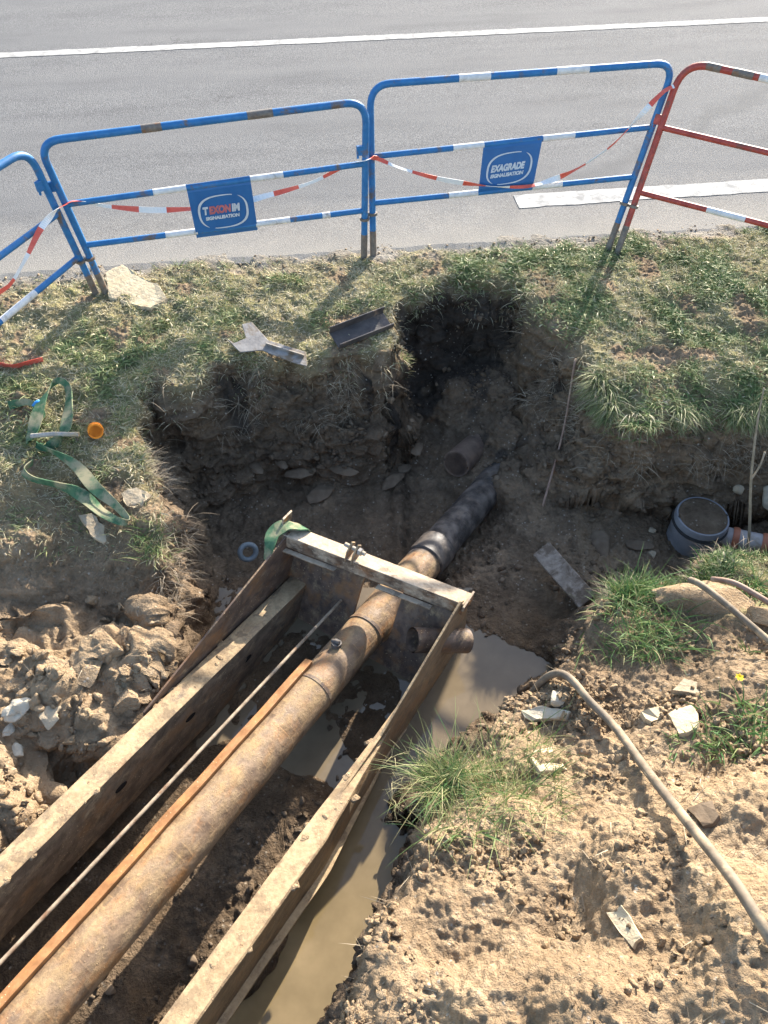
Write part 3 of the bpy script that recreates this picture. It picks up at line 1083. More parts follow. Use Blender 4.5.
p1 = [B1.px(x, y, .05) for x, y in ((-40, 318), (0, 292), (12, 282), (26, 258), (40, 230), (55, 212))]
p2 = [B2.px(66, 204, .03), B2.px(78, 201, .03), B2.px(105, 206, -.02), B2.px(150, 210, -.035), B2.px(188, 209, -.04), B2.px(222, 207, -.045), B2.px(262, 197, -.04), B2.px(310, 183, -.03), B2.px(345, 166, -.025), B2.px(366, 160, .025)]
p3 = [B3.px(376, 158, .03), B3.px(400, 168, .03), B3.px(440, 179, .035), B3.px(478, 185, .04), B3.px(505, 187, .045), B3.px(535, 185, .045), B3.px(573, 171, .03), B3.px(610, 147, .03), B3.px(640, 116, .03), B3.px(662, 93, .03), B3.px(674, 86, .03)]
o = ribbon(p1 + p2 + p3, .036, None, .17, .9, 3, 12, phase=.1).build('barrier_tape', [M['tr'], M['tw']])
tag(o, 'red and white plastic tape strung sagging from barrier to barrier', 'barrier tape')
gp = [hit(x, y)[0] + [0, 0, .02] for x, y in ((-30, 366), (0, 367), (14, 369), (28, 366), (44, 362))]
tag(ribbon(gp, .05, None, .5, .3, 9, 6).build('barrier_tape', [M['tr'], M['tw']]), 'faded piece of red tape lying on the turf verge', 'barrier tape')

# ------------------------------------------------------------------ the pipe and its pushing frame
M['rail'] = steel_material('muddy_rail_steel', D_, .5, 0.38, up=0.24, base=((.1, .072, .05), (.21, .15, .1)), rust=(.26, .15, .075))
M['rail2'] = steel_material('muddy_brown_steel', D_, .5, 0.36, up=0.22, base=((.14, .095, .058), (.25, .17, .1)), rust=(.29, .16, .07))
M['plate_steel'] = steel_material('dark_rusty_plate', D_, .5, 0.34, up=0.05, base=((0.08, 0.055, 0.042), (0.17, 0.115, 0.08)), rust=(0.24, 0.12, 0.05))
M['beam'] = steel_material('dusty_beam_steel', S_, .5, 0.42, up=0.25, mudc=((0.36, 0.27, 0.18), (0.54, 0.43, 0.31)))
M['orange'] = steel_material('orange_rusted_bar', D_, .5, 0.25, up=0.05, base=((0.22, 0.1, 0.035), (0.34, 0.17, 0.07)), rust=(0.42, 0.19, 0.06))
M['rodm'] = simple('dusty_rod', (.2, .15, .1), (.38, .3, .21), 24, .7, .3, 80, .003, .3, dirt=(.16, .08, .04), dirt_at=.6)
M['galv'] = simple('dull_galvanised_steel', (0.22, 0.21, 0.2), (0.42, 0.39, 0.34), 30, 0.5, 0.25, 80, 0.003, 0.5, dirt=(0.35, 0.27, 0.17), dirt_at=0.55)


def pipe_material():
    m = steel_material('pipe_skin', D_, .2, 0.42, up=0.06, base=((0.15, 0.1, 0.065), (0.26, 0.175, 0.105)), rust=(0.31, 0.145, 0.05), mudc=((.235, .155, .08), (.345, .24, .128)))
    t = m.node_tree
    b = t.nodes['Principled BSDF']
    src = b.inputs['Base Color'].links[0].from_socket
    # the far end is tarred black; square scale flakes show along the side
    geo = t.nodes.new('ShaderNodeNewGeometry')
    dot = t.nodes.new('ShaderNodeVectorMath')
    dot.operation = 'DOT_PRODUCT'
    dot.inputs[1].default_value = D1 / K
    t.links.new(geo.outputs['Position'], dot.inputs[0])
    nz = t.nodes.new('ShaderNodeTexNoise')
    nz.inputs['Scale'].default_value = 9
    nz.inputs['Detail'].default_value = 7
    t.links.new(geo.outputs['Position'], nz.inputs['Vector'])
    ad = t.nodes.new('ShaderNodeMath')
    ad.operation = 'MULTIPLY_ADD'
    t.links.new(nz.outputs[0], ad.inputs[0])
    ad.inputs[1].default_value = 0.5
    t.links.new(dot.outputs['Value'], ad.inputs[2])
    mr = t.nodes.new('ShaderNodeMapRange')
    off = float(P0 @ D1) / K
    mr.inputs[1].default_value = off + 3.2 + .25
    mr.inputs[2].default_value = off + 3.32 + .25
    t.links.new(ad.outputs[0], mr.inputs[0])
    mx = t.nodes.new('ShaderNodeMix')
    mx.data_type = 'RGBA'
    t.links.new(mr.outputs[0], mx.inputs[0])
    t.links.new(src, mx.inputs[6])
    tar = t.nodes.new('ShaderNodeValToRGB')
    t.links.new(nz.outputs[0], tar.inputs[0])
    tar.color_ramp.elements[0].position = .4
    tar.color_ramp.elements[0].color = (.042, .036, .032, 1)
    tar.color_ramp.elements[1].position = .68
    tar.color_ramp.elements[1].color = (.21, .175, .145, 1)
    t.links.new(tar.outputs[0], mx.inputs[7])
    # scale flakes: a grid in pipe coordinates
    dt = t.nodes.new('ShaderNodeVectorMath')
    dt.operation = 'DOT_PRODUCT'
    dt.inputs[1].default_value = N1 / K
    t.links.new(geo.outputs['Position'], dt.inputs[0])
    cb = t.nodes.new('ShaderNodeCombineXYZ')
    t.links.new(dot.outputs['Value'], cb.inputs[0])
    t.links.new(dt.outputs['Value'], cb.inputs[1])
    br = t.nodes.new('ShaderNodeTexBrick')
    br.inputs['Color1'].default_value = (.6, .57, .56, 1)
    br.inputs['Color2'].default_value = (.9, .87, .84, 1)
    br.inputs['Mortar'].default_value = (1.04, .98, .9, 1)
    br.inputs['Scale'].default_value = 1.0
    br.inputs['Mortar Size'].default_value = .004
    br.inputs['Mortar Smooth'].default_value = .6
    br.inputs['Brick Width'].default_value = .05
    br.inputs['Row Height'].default_value = .06
    br.offset = 0.15
    t.links.new(cb.outputs[0], br.inputs['Vector'])
    nb = t.nodes.new('ShaderNodeTexNoise')
    nb.inputs['Scale'].default_value = 11
    nb.inputs['Detail'].default_value = 5
    t.links.new(geo.outputs['Position'], nb.inputs['Vector'])
    rm = t.nodes.new('ShaderNodeValToRGB')
    rm.color_ramp.elements[0].position = .46
    rm.color_ramp.elements[1].position = .58
    t.links.new(nb.outputs[0], rm.inputs[0])
    mu = t.nodes.new('ShaderNodeMix')
    mu.data_type = 'RGBA'
    mu.blend_type = 'MULTIPLY'
    t.links.new(rm.outputs[0], mu.inputs[0])
    t.links.new(mx.outputs[2], mu.inputs[6])
    t.links.new(br.outputs['Color'], mu.inputs[7])
    t.links.new(mu.outputs[2], b.inputs['Base Color'])
    return m


M['pipe'] = pipe_material()
PS, PN, PR = 0.024, -0.02, 0.125
pr = thing('steel_pipe', W(1.5, PS, PN - PR), 'long rusty steel pipe driven through the frame into the far bank', 'pipe')
aa = np.arange(-1.2, 4.75, .02)
rad = PR * K + 0.0015 * fbm(aa, aa * 0, aa * 0, 6, 3, 2)
mb = MB().tube([W(a, PS, PN) for a in aa], list(rad), 40)
mb.build('casing', M['pipe'], pr, True, auto=60)
M['tar'] = simple('tarred_steel', (0.045, 0.038, 0.034), (0.14, 0.115, 0.095), 16, 0.5, 0.5, 50, 0.006, 0.4, dirt=(0.2, 0.16, 0.12), dirt_at=0.6)
mb = MB().tube([W(a, PS, PN) for a in (3.27, 3.28, 3.46, 3.47)], [PR * K + .003, PR * K + .012, PR * K + .012, PR * K + .003], 40)
mb.build('coupling_collar', M['tar'], pr, True, auto=40)
for a0 in (2.5, 1.95):
    MB().tube([W(a0, PS, PN), W(a0 + .022, PS, PN)], PR * K + .004, 40).build('weld_seam', M['plate_steel'], pr, True, auto=40)
mb = MB()
cc = W(2.23, PS - .03, PN + PR + .004)
mb.tube([cc - N_ * .01, cc + N_ * .02], .026, 14)
mb.tube([cc + N_ * .015 - S_ * .03, cc + N_ * .03 + S_ * .02], .011, 10)
mb.build('lifting_lug', M['tar'], pr, True, auto=40)

# flat bar lying along the pipe
mb = MB()
ac = np.linspace(-1.2, 2.05, 60)
ks = fbm(ac, ac * 0, ac * 0, 2.0, 3, 31) * .004
vs, fs = [], []
for i, a in enumerate(ac):
    s0, n0 = -.096 + ks[i], .08
    vs += [W(a, s0, n0 - .03), W(a, s0, n0 + .02), W(a, s0 + .05, n0 + .036), W(a, s0 + .05, n0 - .02)]
for i in range(len(ac) - 1):
    for k in range(4):
        fs.append((4 * i + k, 4 * i + (k + 1) % 4, 4 * i + 4 + (k + 1) % 4, 4 * i + 4 + k))
fs += [(0, 1, 2, 3), (len(vs) - 1, len(vs) - 2, len(vs) - 3, len(vs) - 4)]
mb.add(vs, fs)
tag(mb.build('flat_steel_bar', M['orange'], bevel=.003), 'orange rusted flat bar lying along the top of the long pipe', 'steel bar')

# the thin rod
mb = MB()
ar = np.linspace(-1.2, 2.6, 40)
mb.tube([W(a, -.225 + .012 * math.sin(a * 1.3) + .012 * (a / 2.7), .02 + .03 * math.sin(max(0, a) * 1.1)) for a in ar], .0085, 10)
tag(mb.build('steel_rod', M['rodm'], None, True, auto=40), 'thin dusty brown steel rod running between the pipe and the girder with holes', 'rod')

fr = thing('pushing_frame', W(2.3, 0, -.5), 'muddy steel pushing frame with two girders and an end plate around the pipe', 'frame')


def extrude(prof, a0, a1, n, jitter=0.003, seed=0, taper=None):
    """a profile of (s, n) points swept along the frame, a little dented"""
    m_ = MB()
    A = np.linspace(a0, a1, n)
    k = len(prof)
    for i, a in enumerate(A):
        for j, (s_, n_) in enumerate(prof):
            if taper: s_, n_ = taper(a, s_, n_)
            q = W(a, s_, n_)
            jn = jitter * vnoise(np.array([q[0] * 8.]), np.array([q[1] * 8.]), np.array([q[2] * 8.]), seed)[0]
            m_.v.append(tuple(W(a, s_ + jn, n_ + jn)))
    for i in range(n - 1):
        for j in range(k):
            m_.f.append((i * k + j, i * k + (j + 1) % k, (i + 1) * k + (j + 1) % k, (i + 1) * k + j))
            m_.mi.append(0)
    m_.f += [tuple(range(k)), tuple((n - 1) * k + j for j in range(k))[::-1]]
    m_.mi += [0, 0]
    return m_


# girder with holes: a box channel
m_ = extrude([(-.612, 0), (-.602, .006), (-.5, .006), (-.49, 0), (-.49, -.385), (-.612, -.385)], -1.2, 2.62, 90, .006, 3)
gl = m_.build('girder', M['rail'], fr, True, auto=35)
hole_mat = simple('hole_shadow_rust', (.006, .005, .005), (.014, .01, .008), rough=.95)
for a, n_ in ((.462, -.16), (.977, -.16), (1.499, -.16), (2.0, -.15)):
    mb = MB()
    ring = [W(a + .028 * math.cos(q) * 1.4, -.4885, n_ + .02 * math.sin(q)) for q in np.linspace(0, 2 * math.pi, 18)[:-1]]
    mb.prism(ring, S_ * -.02)
    mb.build('bolt_hole', hole_mat, gl)
# girder with flanges
prof = [(.468, 0), (.47, .008), (.584, .008), (.592, 0), (.592, -.298), (.628, -.304), (.628, -.322), (.47, -.322), (.47, -.306), (.575, -.3), (.575, -.022), (.468, -.018)]


def tp(a, s_, n_):
    t = max(0, min(1, (a - 1.28) / .75))
    return (.50 + (s_ - .50) * (1 - .78 * t) if s_ > .5 else s_ + (.5 - s_) * t * .3, n_)


m_ = extrude(prof, -1.2, 2.5, 90, .0025, 8, tp)
m_.build('girder', M['rail2'], fr, True, auto=35)
# gussets
mb = MB()
mb.prism([W(2.6, -.64, .39), W(1.3, -.64, .0), W(1.3, -.64, -.3), W(2.9, -.64, -.5)], S_ * .013)
mb.build('gusset_plate', M['plate_steel'], fr, bevel=.003)
mb = MB()
mb.prism([W(2.79, .515, .37), W(2.7, .515, .42), W(1.9, .505, .045), W(1.2, .505, -.02), W(1.2, .505, -.25), W(3.02, .505, -.55), W(2.9, .51, .1)], S_ * .014)
mb.build('gusset_plate', M['rail2'], fr, bevel=.003)


def BW(t, da, dn):
    """points along the top beam; t 0..1 from the strap end"""
    return W(2.57 + .165 * t + da, -.725 + 1.265 * t, .36 + .01 * t + dn)


mb = MB()
mb.prism([BW(0, -.02, .02), BW(0, .09, .02), BW(0, .09, -.05), BW(0, .078, -.05), BW(0, .078, .006), BW(0, -.008, .006), BW(0, -.008, -.075), BW(0, -.02, -.075)], W(2.735, .54, .37) - W(2.57, -.725, .36))
mb.build('top_beam', M['beam'], fr, bevel=.003)
for t0, t1 in ((.06, .36), (.58, .86)):
    c0 = BW((t0 + t1) / 2, -.04, -.085)
    MB().box(c0, (BW(t1, 0, 0) - BW(t0, 0, 0)) / 2, D_ * .018, N_ * .006).build('beam_strip', M['beam'], fr, bevel=.002)
# end plate leaning back, with the pipe going through a cut-out
mb = MB()


def EP(s_, n_):
    return W(2.6 + .33 * n_, s_, n_)


ang = np.linspace(R(150), R(390), 18)
cut = [(PS + (PR + .012) * math.cos(q), PN + (PR + .012) * math.sin(q)) for q in np.linspace(R(180), R(360), 18)]
poly = [(-.63, .3), (-.63, -.5), (.5, -.5), (.5, .3), (PS + PR + .012, .3)] + cut[::-1] + [(PS - PR - .012, .3)]
mb.prism([EP(*q) for q in poly], (D_ * .95 - N_ * .31) * .02)
mb.build('end_plate', M['plate_steel'], fr, bevel=.002)
# clods of dried mud left on the girders
r3 = np.random.default_rng(77)
for s_lo, s_hi, cnt in ((-.605, -.5, 34), (.475, .585, 26)):
    mb = MB()
    for k in range(cnt):
        a_ = r3.uniform(-.1, 1.9)
        edge_ = r3.random() < .6
        s_ = (s_hi if r3.random() < .6 else s_lo) if edge_ else r3.uniform(s_lo, s_hi)
        lump(mb, W(a_, s_, .004 - (.01 if edge_ else 0)), .006 + .018 * r3.random() ** 2, (1.5, 1, .5), sub=2, k=300 + k, rough=.4)
    tag(mb.build('dried_mud', M['dry'], fr, True), kind='stuff')
# bracket with bolt on the beam
mb = MB()
c0 = BW(.41, .02, .0)
for k in (-1, 1):
    q = c0 + S_ * .022 * k
    mb.prism([q - D_ * .05 + N_ * .0, q + D_ * .045 + N_ * .0, q + D_ * .055 + N_ * .09, q + D_ * .02 + N_ * .115, q - D_ * .03 + N_ * .07], S_ * .012)
bk = mb.build('bracket', M['rail'], fr, bevel=.003)
mb = MB()
c1 = c0 + N_ * .075 + D_ * .015
mb.tube([c1 - S_ * .06, c1 + S_ * .085], .012, 10)
mb.tube([c1 + S_ * .04, c1 + S_ * .062], .022, 6)
mb.build('bolt', M['galv'], bk, True, auto=30)
# lugs at both ends of the beam
mb = MB()
c0 = BW(0.02, .06, .02)
mb.prism([c0 - D_ * .04, c0 + D_ * .06, c0 + D_ * .07 + N_ * .085, c0 - D_ * .02 + N_ * .075], S_ * .016 - D_ * .006)
mb.build('end_lug', M['beam'], fr, bevel=.003)
mb = MB()
c0 = BW(1.0, .035, -.02)
mb.prism([c0 - D_ * .075, c0 + D_ * .055 - N_ * .02, c0 + D_ * .06 + N_ * .06, c0 - D_ * .07 + N_ * .03], S_ * .014)
lug = mb.build('end_lug', M['beam'], fr, bevel=.003)
mb = MB()
q = c0 - D_ * .005 + N_ * .022 + S_ * .0145
mb.prism([q + D_ * .014 * math.cos(t) + N_ * .018 * math.sin(t) for t in np.linspace(0, 6.28, 13)[:-1]], S_ * .003)
mb.build('pin_hole', M['orange'], lug)
# tube that sticks through the side gusset
cA, cB = W(2.48, .36, .17), W(2.76, .6, .06)
mb = MB().tube([cA, cB, cB, cA], [.066, .066, .058, .058], 24, caps=False)
mb.build('cross_tube', M['plate_steel'], fr, True, auto=40)

# ------------------------------------------------------------------ strap tied on the frame and the strap on the bank
def strap_material():
    m = NT('green_webbing', 0.75, 0.2)
    v = m.obj()
    n = m.noise(v, 22, 6, 0.6)
    c = m.ramp(n, [(0.35, (0.03, 0.085, 0.042)), (0.6, (0.075, 0.155, 0.08))])
    c = m.mix(m.ramp(m.noise(v, 7, 7, 0.65), [(0.46, 0), (0.6, 0.9)]), c, (0.3, 0.26, 0.16))
    m.bump(m.noise(v, 160, 3), 0.4, 0.002)
    return m.out(c)


M['strap'] = strap_material()
pp = [W(2.4, -.655, .28), W(2.45, -.67, .36), BW(.02, -.05, .03), BW(.04, .02, .055), BW(.09, .06, .05), BW(.12, .1, .02), BW(.12, .11, -.06)]
tag(ribbon(pp, .085, None, None, .25, 4, 8, .004, facing=lambda t, p: S_ + N_ * .3).build('lifting_strap', M['strap'], None, True, auto=50), 'short green webbing strap wrapped over the corner of the frame beam', 'strap')


def gpx(lst, lift=0.02):
    return [hit(x, y)[0] + np.array([0, 0, lift + (z if z else 0)]) for x, y, z in lst]


sp = gpx([(10, 408, 0), (30, 406, .01), (44, 418, .02), (36, 436, .03), (34, 446, .03), (44, 418, .06), (56, 398, .07), (64, 391, .06), (72, 398, .05), (71, 420, .04), (66, 440, .03), (50, 452, .02), (40, 450, .02), (60, 460, .03), (80, 473, .03), (98, 494, .03), (118, 512, .04), (130, 526, .04), (124, 530, .05), (104, 518, .03), (84, 500, .02), (60, 490, .02), (36, 484, .02), (26, 476, .02), (36, 468, .03)])
tag(ribbon(sp, .072, None, None, .6, 6, 9, .003, facing=lambda t, p: np.array([.5, .6, .6])).build('lifting_strap', M['strap'], None, True, auto=50), 'long green webbing strap dropped in loops on the grassy bank', 'strap')
M['bluef'] = simple('blue_tag', (.03, .2, .5), (.06, .3, .6), rough=.6)
p, n_ = hit(41, 411)
mb = MB()
lump(mb, p + [0, 0, .06], .028, (1.2, .8, .8), sub=2, k=3)
tag(mb.build('plastic_clip', M['bluef'], None, True), 'small blue plastic clip beside the looped green strap', 'clip')
p, n_ = hit(98, 437)
mb = MB()
c0 = p + np.array([0, 0, .05])
axd = np.array([.35, -.75, .55])
axd /= np.linalg.norm(axd)
mb.tube([c0 - axd * .05, c0 + axd * .03, c0 + axd * .03, c0 - axd * .04], [.045, .043, .034, .034], 20)
M['orp'] = simple('orange_plastic', (.75, .2, .008), (.85, .27, .012), 20, .45, .1)
tag(mb.build('pipe_plug', M['orp'], None, True, auto=40), 'bright orange plastic plug lying in the grass of the bank', 'plug')
a_, b_ = hit(36, 446)[0] + [0, 0, .08], hit(82, 442)[0] + [0, 0, .06]
tag(MB().tube([a_, (a_ + b_) / 2 + [0, 0, .01], b_], .013, 8).build('metal_bar', M['galv'], None, True, auto=40), 'short grey metal bar lying across the looped green strap', 'bar')

# ------------------------------------------------------------------ things around the pit
M['stone'] = simple('pale_limestone', (.33, .26, .175), (.5, .41, .285), 9, .9, .7, 40, .01, .2, dirt=(.32, .24, .15), dirt_at=.54)
M['slate'] = simple('grey_brown_stone', (.115, .082, .054), (.2, .148, .1), 12, .85, .6, 40, .006, .2, dirt=(.2, .15, .1), dirt_at=.58)
M['cream'] = simple('cream_stone', (.43, .345, .225), (.58, .49, .335), 8, .9, .7, 40, .01, .2, dirt=(.36, .28, .18), dirt_at=.56)
M['whites'] = simple('white_quartz', (.42, .36, .27), (.6, .53, .41), 9, .85, .7, 40, .01, .2, dirt=(.4, .31, .2), dirt_at=.55)


def slab(px_poly, name, label, cat, mat_, lift, thick, group=None, sub=2, seed=0, tilt=None):
    """a flat stone whose outline is laid out on the ground it rests on"""
    pts = [hit(x, y)[0] for x, y in px_poly]
    c = sum(pts) / len(pts)
    P3 = np.array(pts) - c
    u_, s_, vt = np.linalg.svd(P3)
    nn = vt[2] if vt[2][2] > 0 else -vt[2]
    if nn[2] < 0.75 or tilt is not None:
        nn = np.array(tilt if tilt is not None else [0, .15, 1.0])
        nn /= np.linalg.norm(nn)
    pts = [on_plane(x, y, c + nn * lift, nn) for x, y in px_poly]
    r2 = np.random.default_rng(seed)
    m2 = MB()
    n = len(pts)
    fine = []
    for i in range(n):
        a, b = pts[i], pts[(i + 1) % n]
        L = np.linalg.norm(b - a)
        k = max(2, int(L / .03))
        for j in range(k):
            fine.append(a + (b - a) * j / k + r2.normal(size=3) * .004)
    n = len(fine)
    cc_ = sum(fine) / n
    rings = [(0.97, 0.0), (1.0, -.25 * thick), (.99, -thick)]
    vs_ = []
    for (sc2, off) in rings:
        vs_ += [cc_ + (q - cc_) * sc2 + nn * (off + r2.normal() * .001) for q in fine]
    fs_ = []
    for rg in range(2):
        for i in range(n):
            fs_.append((rg * n + i, rg * n + (i + 1) % n, (rg + 1) * n + (i + 1) % n, (rg + 1) * n + i))
    fs_.append(tuple(range(n))[::-1])
    fs_.append(tuple(2 * n + i for i in range(n)))
    m2.add(vs_, fs_)
    return tag(m2.build(name, mat_), label, cat, group)


slab([(104, 272), (122, 263), (136, 275), (158, 284), (169, 298), (150, 308), (128, 305), (108, 297)], 'flat_stone', 'large cream flat stone lying against the foot of a blue barrier', 'stone', M['cream'], .04, .07, seed=3, tilt=(.0, -.12, 1))
slab([(668, 712), (690, 704), (700, 712), (697, 728), (680, 734)], 'flat_stone', 'pale square slab lying on the dirt bank beside its broken half', 'stone', M['cream'], .02, .03, seed=5)
slab([(641, 712), (664, 706), (668, 718), (652, 722)], 'flat_stone', 'pale triangular flake beside the square slab on the dirt bank', 'stone', M['cream'], .02, .03, seed=6)
slab([(672, 690), (684, 679), (718, 686), (714, 696)], 'flat_stone', 'tan flat stone lying just beyond the pale square slab', 'stone', M['stone'], .02, .03, seed=7)
slab([(608, 910), (622, 906), (640, 938), (632, 946), (618, 930)], 'flat_stone', 'narrow cream sliver of stone on the bare dirt bank', 'stone', M['cream'], .012, .025, seed=8)
slab([(688, 808), (712, 800), (720, 818), (704, 828)], 'flat_stone', 'dull grey brown flat stone on the dirt beside the long hose', 'stone', M['slate'], .015, .03, seed=9)
slab([(525, 752), (552, 746), (568, 768), (540, 772)], 'flat_stone', 'pale flat stone half under the big grass tuft', 'stone', M['cream'], .015, .03, seed=10)
slab([(520, 712), (538, 706), (572, 711), (566, 718), (530, 720)], 'flat_stone', 'thin whitish flat stone where the hose leaves the pit', 'stone', M['whites'], .02, .03, seed=11)
slab([(78, 516), (92, 512), (112, 536), (104, 544), (90, 534)], 'flat_stone', 'pinkish flat stone under the end of the looped strap', 'stone', M['stone'], .02, .03, seed=12, tilt=(.2, -.3, 1))
slab([(120, 492), (135, 487), (152, 494), (140, 508), (126, 506)], 'flat_stone', 'tan broken stone on the edge of the grassy bank', 'stone', M['stone'], .03, .04, seed=13, tilt=(.2, -.3, 1))


def rock(x, y, r_, label, mat_, sq=(1, 1, .7), k=0, lift=.3, sub=3, rough=.25, name='stone', group=None, rot=None):
    p, n_ = hit(x, y)
    m2 = MB()
    lump(m2, p + n_ * r_ * lift, r_, sq, sub=sub, k=k, rough=rough, rot=rot)
    return tag(m2.build(name, mat_, None, True, auto=28), label, 'stone', group)


rock(706, 606, .15, 'big pale boulder lying in the turf under the two bent rods', M['dry'], (2.2, .8, .55), 21, .0, 4, .3, rot=Matrix.Rotation(-.12, 3, 'Z'))
rock(764, 618, .07, 'pale rock beside the big boulder under the rods', M['dry'], (1.4, 1, .7), 22, .1, 4)
rock(560, 699, .035, 'whitish cube shaped stone under the arch of the hose', M['whites'], (1.1, 1, 1), 23, .6)
rock(738, 488, .035, 'small pale stone beside the broken concrete block', M['stone'], (1, 1, .8), 31)
for i, (x, y, r_, lb, mm) in enumerate([
        (20, 708, .07, 'chalky white lump at the edge of the clay heap', M['whites']),
        (50, 715, .06, 'grey lump of rock in the middle of the clay heap', M['stone']),
        (10, 730, .05, 'small white lump below the chalky one on the clay heap', M['whites']),
        (16, 752, .045, 'white chip of rock beside the dark hollow in the clay heap', M['whites']),
        (28, 778, .09, 'tan lump of clay below the dark hollow', M['dry']),
        (100, 650, .09, 'long crusted clay slab on top of the heap near the frame', M['dry']),
        (128, 700, .06, 'pale clod wedged against the girder', M['dry']),
        (44, 806, .08, 'rounded tan clod at the low end of the clay heap', M['dry']),
        (88, 665, .07, 'cracked clay clod at the crest of the heap', M['dry'])]):
    rock(x, y, r_ * (.8 if mm is not M['dry'] else 1.25), lb, mm, (1.3 + .3 * math.sin(i * 2), 1, .6), 41 + i, .05, 4, .45)
for i, (x, y, r_, lb) in enumerate([
        (415, 447, .055, 'grey stone at the mouth of the notch in the pit wall'),
        (405, 468, .05, 'flat stone sticking out of the pit wall above another'),
        (393, 480, .075, 'broad flat stone low in the pit wall next to the notch'),
        (300, 472, .07, 'hooked stone ledge in the shaded pit wall'),
        (318, 494, .08, 'long thin stone low in the shaded pit wall'),
        (345, 468, .07, 'rounded brown stone in the middle of the shaded pit wall'),
        (255, 468, .05, 'slanting stone in the pit wall far from the notch'),
        (282, 462, .045, 'small slanting stone in the shaded pit wall'),
        (652, 532, .03, 'pale pebble in the bank beside the plastic chamber'),
        (600, 545, .08, 'long stone ledge in the bank behind the broken plank'),
        (640, 545, .06, 'thin stone ledge nearer the plastic chamber'),
        (652, 555, .03, 'lower pale pebble in the bank beside the plastic chamber')]):
    rock(x, y, r_, lb, M['slate'] if r_ > .031 else M['stone'], (1.5, .8, .38) if r_ > .031 else (1, 1, .8), 61 + i, .15, 3, .2)

# broken concrete block at the picture edge
p, n_ = hit(762, 505)
mb = MB()
lump(mb, p + [.09, .0, .06], .15, (1, .8, .8), sub=4, k=77, rough=.15)
tag(mb.build('concrete_block', simple('broken_concrete', (.42, .36, .27), (.62, .55, .42), 12, .9, .5, 50, .006, dirt=(.4, .28, .17)), None, True, auto=30), 'broken tan concrete block on the bank beside the plastic chamber', 'block')

# steel offcuts on the verge
mb = MB()
cpx = [(327, 340), (392, 321), (395, 337), (330, 352)]
q = [hit(x, y)[0] for x, y in cpx]
c = sum(q) / 4 + np.array([0, 0, .055])
ex = (q[1] - q[0])
ex[2] = 0
L = np.linalg.norm(ex)
ex /= L
ey = np.array([-ex[1], ex[0], 0])
up = np.array([0, 0, 1.0])
ey2 = ey * .94 + up * .34
up2 = np.cross(ex, ey2)
for (o_, h_, t_) in ((0, 0, None),):
    mb.box(c, ex * .2, ey2 * .062, up2 * .004)
    mb.box(c + ey2 * .062 + up2 * .03, ex * .2, ey2 * .004, up2 * .034)
    mb.box(c - ey2 * .062 + up2 * .02, ex * .2, ey2 * .004, up2 * .024)
M['dks'] = simple('dark_painted_steel', (.045, .04, .04), (.1, .085, .08), 14, .5, .3, 60, .004, .4, dirt=(.28, .2, .14), dirt_at=.62)
tag(mb.build('steel_channel', M['dks'], None, bevel=.003), 'dark steel channel offcut lying on the turf at the pit edge', 'steel offcut')
pl = [(226, 338), (234, 343), (246, 338), (242, 324), (252, 322), (268, 340), (306, 352), (307, 366), (292, 362), (262, 350), (240, 352)]
c = hit(262, 345)[0]
nn = np.array([.1, -.2, 1.0])
nn /= np.linalg.norm(nn)
tri = [on_plane(x, y, c + nn * .045, nn) for x, y in pl]
mb = MB().prism(tri, -nn * .008)
mb.box(on_plane(285, 350, c + nn * .05, nn), (tri[6] - tri[5]) * .5, nn * .012, np.array([0, .006, 0]))
M['scr'] = simple('grey_scrap_steel', (.16, .15, .145), (.3, .28, .26), 12, .6, .4, 60, .004, .4, dirt=(.15, .11, .07), dirt_at=.52)
tag(mb.build('scrap_metal', M['scr'], None, bevel=.002), 'torn grey scrap of sheet steel on the turf at the pit edge', 'scrap metal')

# ring hanging behind the frame corner
p = at(248, 552, -.84)
axr = np.array([.35, -.8, .5])
axr /= np.linalg.norm(axr)
u1 = np.cross(axr, [0, 0, 1.0])
u1 /= np.linalg.norm(u1)
u2 = np.cross(axr, u1)
mb = MB()
NR, NS = 28, 10
for i in range(NR):
    t = 2 * math.pi * i / NR
    rc = p + .05 * (math.cos(t) * u1 + math.sin(t) * u2)
    for k in range(NS):
        q_ = 2 * math.pi * k / NS
        mb.v.append(tuple(rc + .017 * (math.cos(q_) * (math.cos(t) * u1 + math.sin(t) * u2) + math.sin(q_) * axr)))
for i in range(NR):
    for k in range(NS):
        mb.f.append((i * NS + k, i * NS + (k + 1) % NS, ((i + 1) % NR) * NS + (k + 1) % NS, ((i + 1) % NR) * NS + k))
        mb.mi.append(0)
tag(mb.build('steel_ring', simple('blue_grey_ring', (.16, .19, .2), (.28, .31, .32), 20, .5, .2), None, True), 'grey steel ring resting behind the strap end of the frame', 'ring')

# short open pipe in the notch
a_ = hit(455, 474)[0]
dirp = D_ * np.array([1, 1, 0])
dirp = dirp / np.linalg.norm(dirp) + np.array([0, 0, -.3])
dirp /= np.linalg.norm(dirp)
c0 = a_ + np.array([0, 0, .1])
mb = MB().tube([c0 + dirp * .38, c0, c0, c0 + dirp * .2], [.095, .095, .083, .083], 26)
tag(mb.build('short_pipe', simple('dull_rusty_pipe', (.1, .07, .055), (.2, .14, .1), 14, .7, .4, 60, .004), None, True, auto=40), 'short open ended rusty pipe in the dark notch above the long pipe', 'pipe')

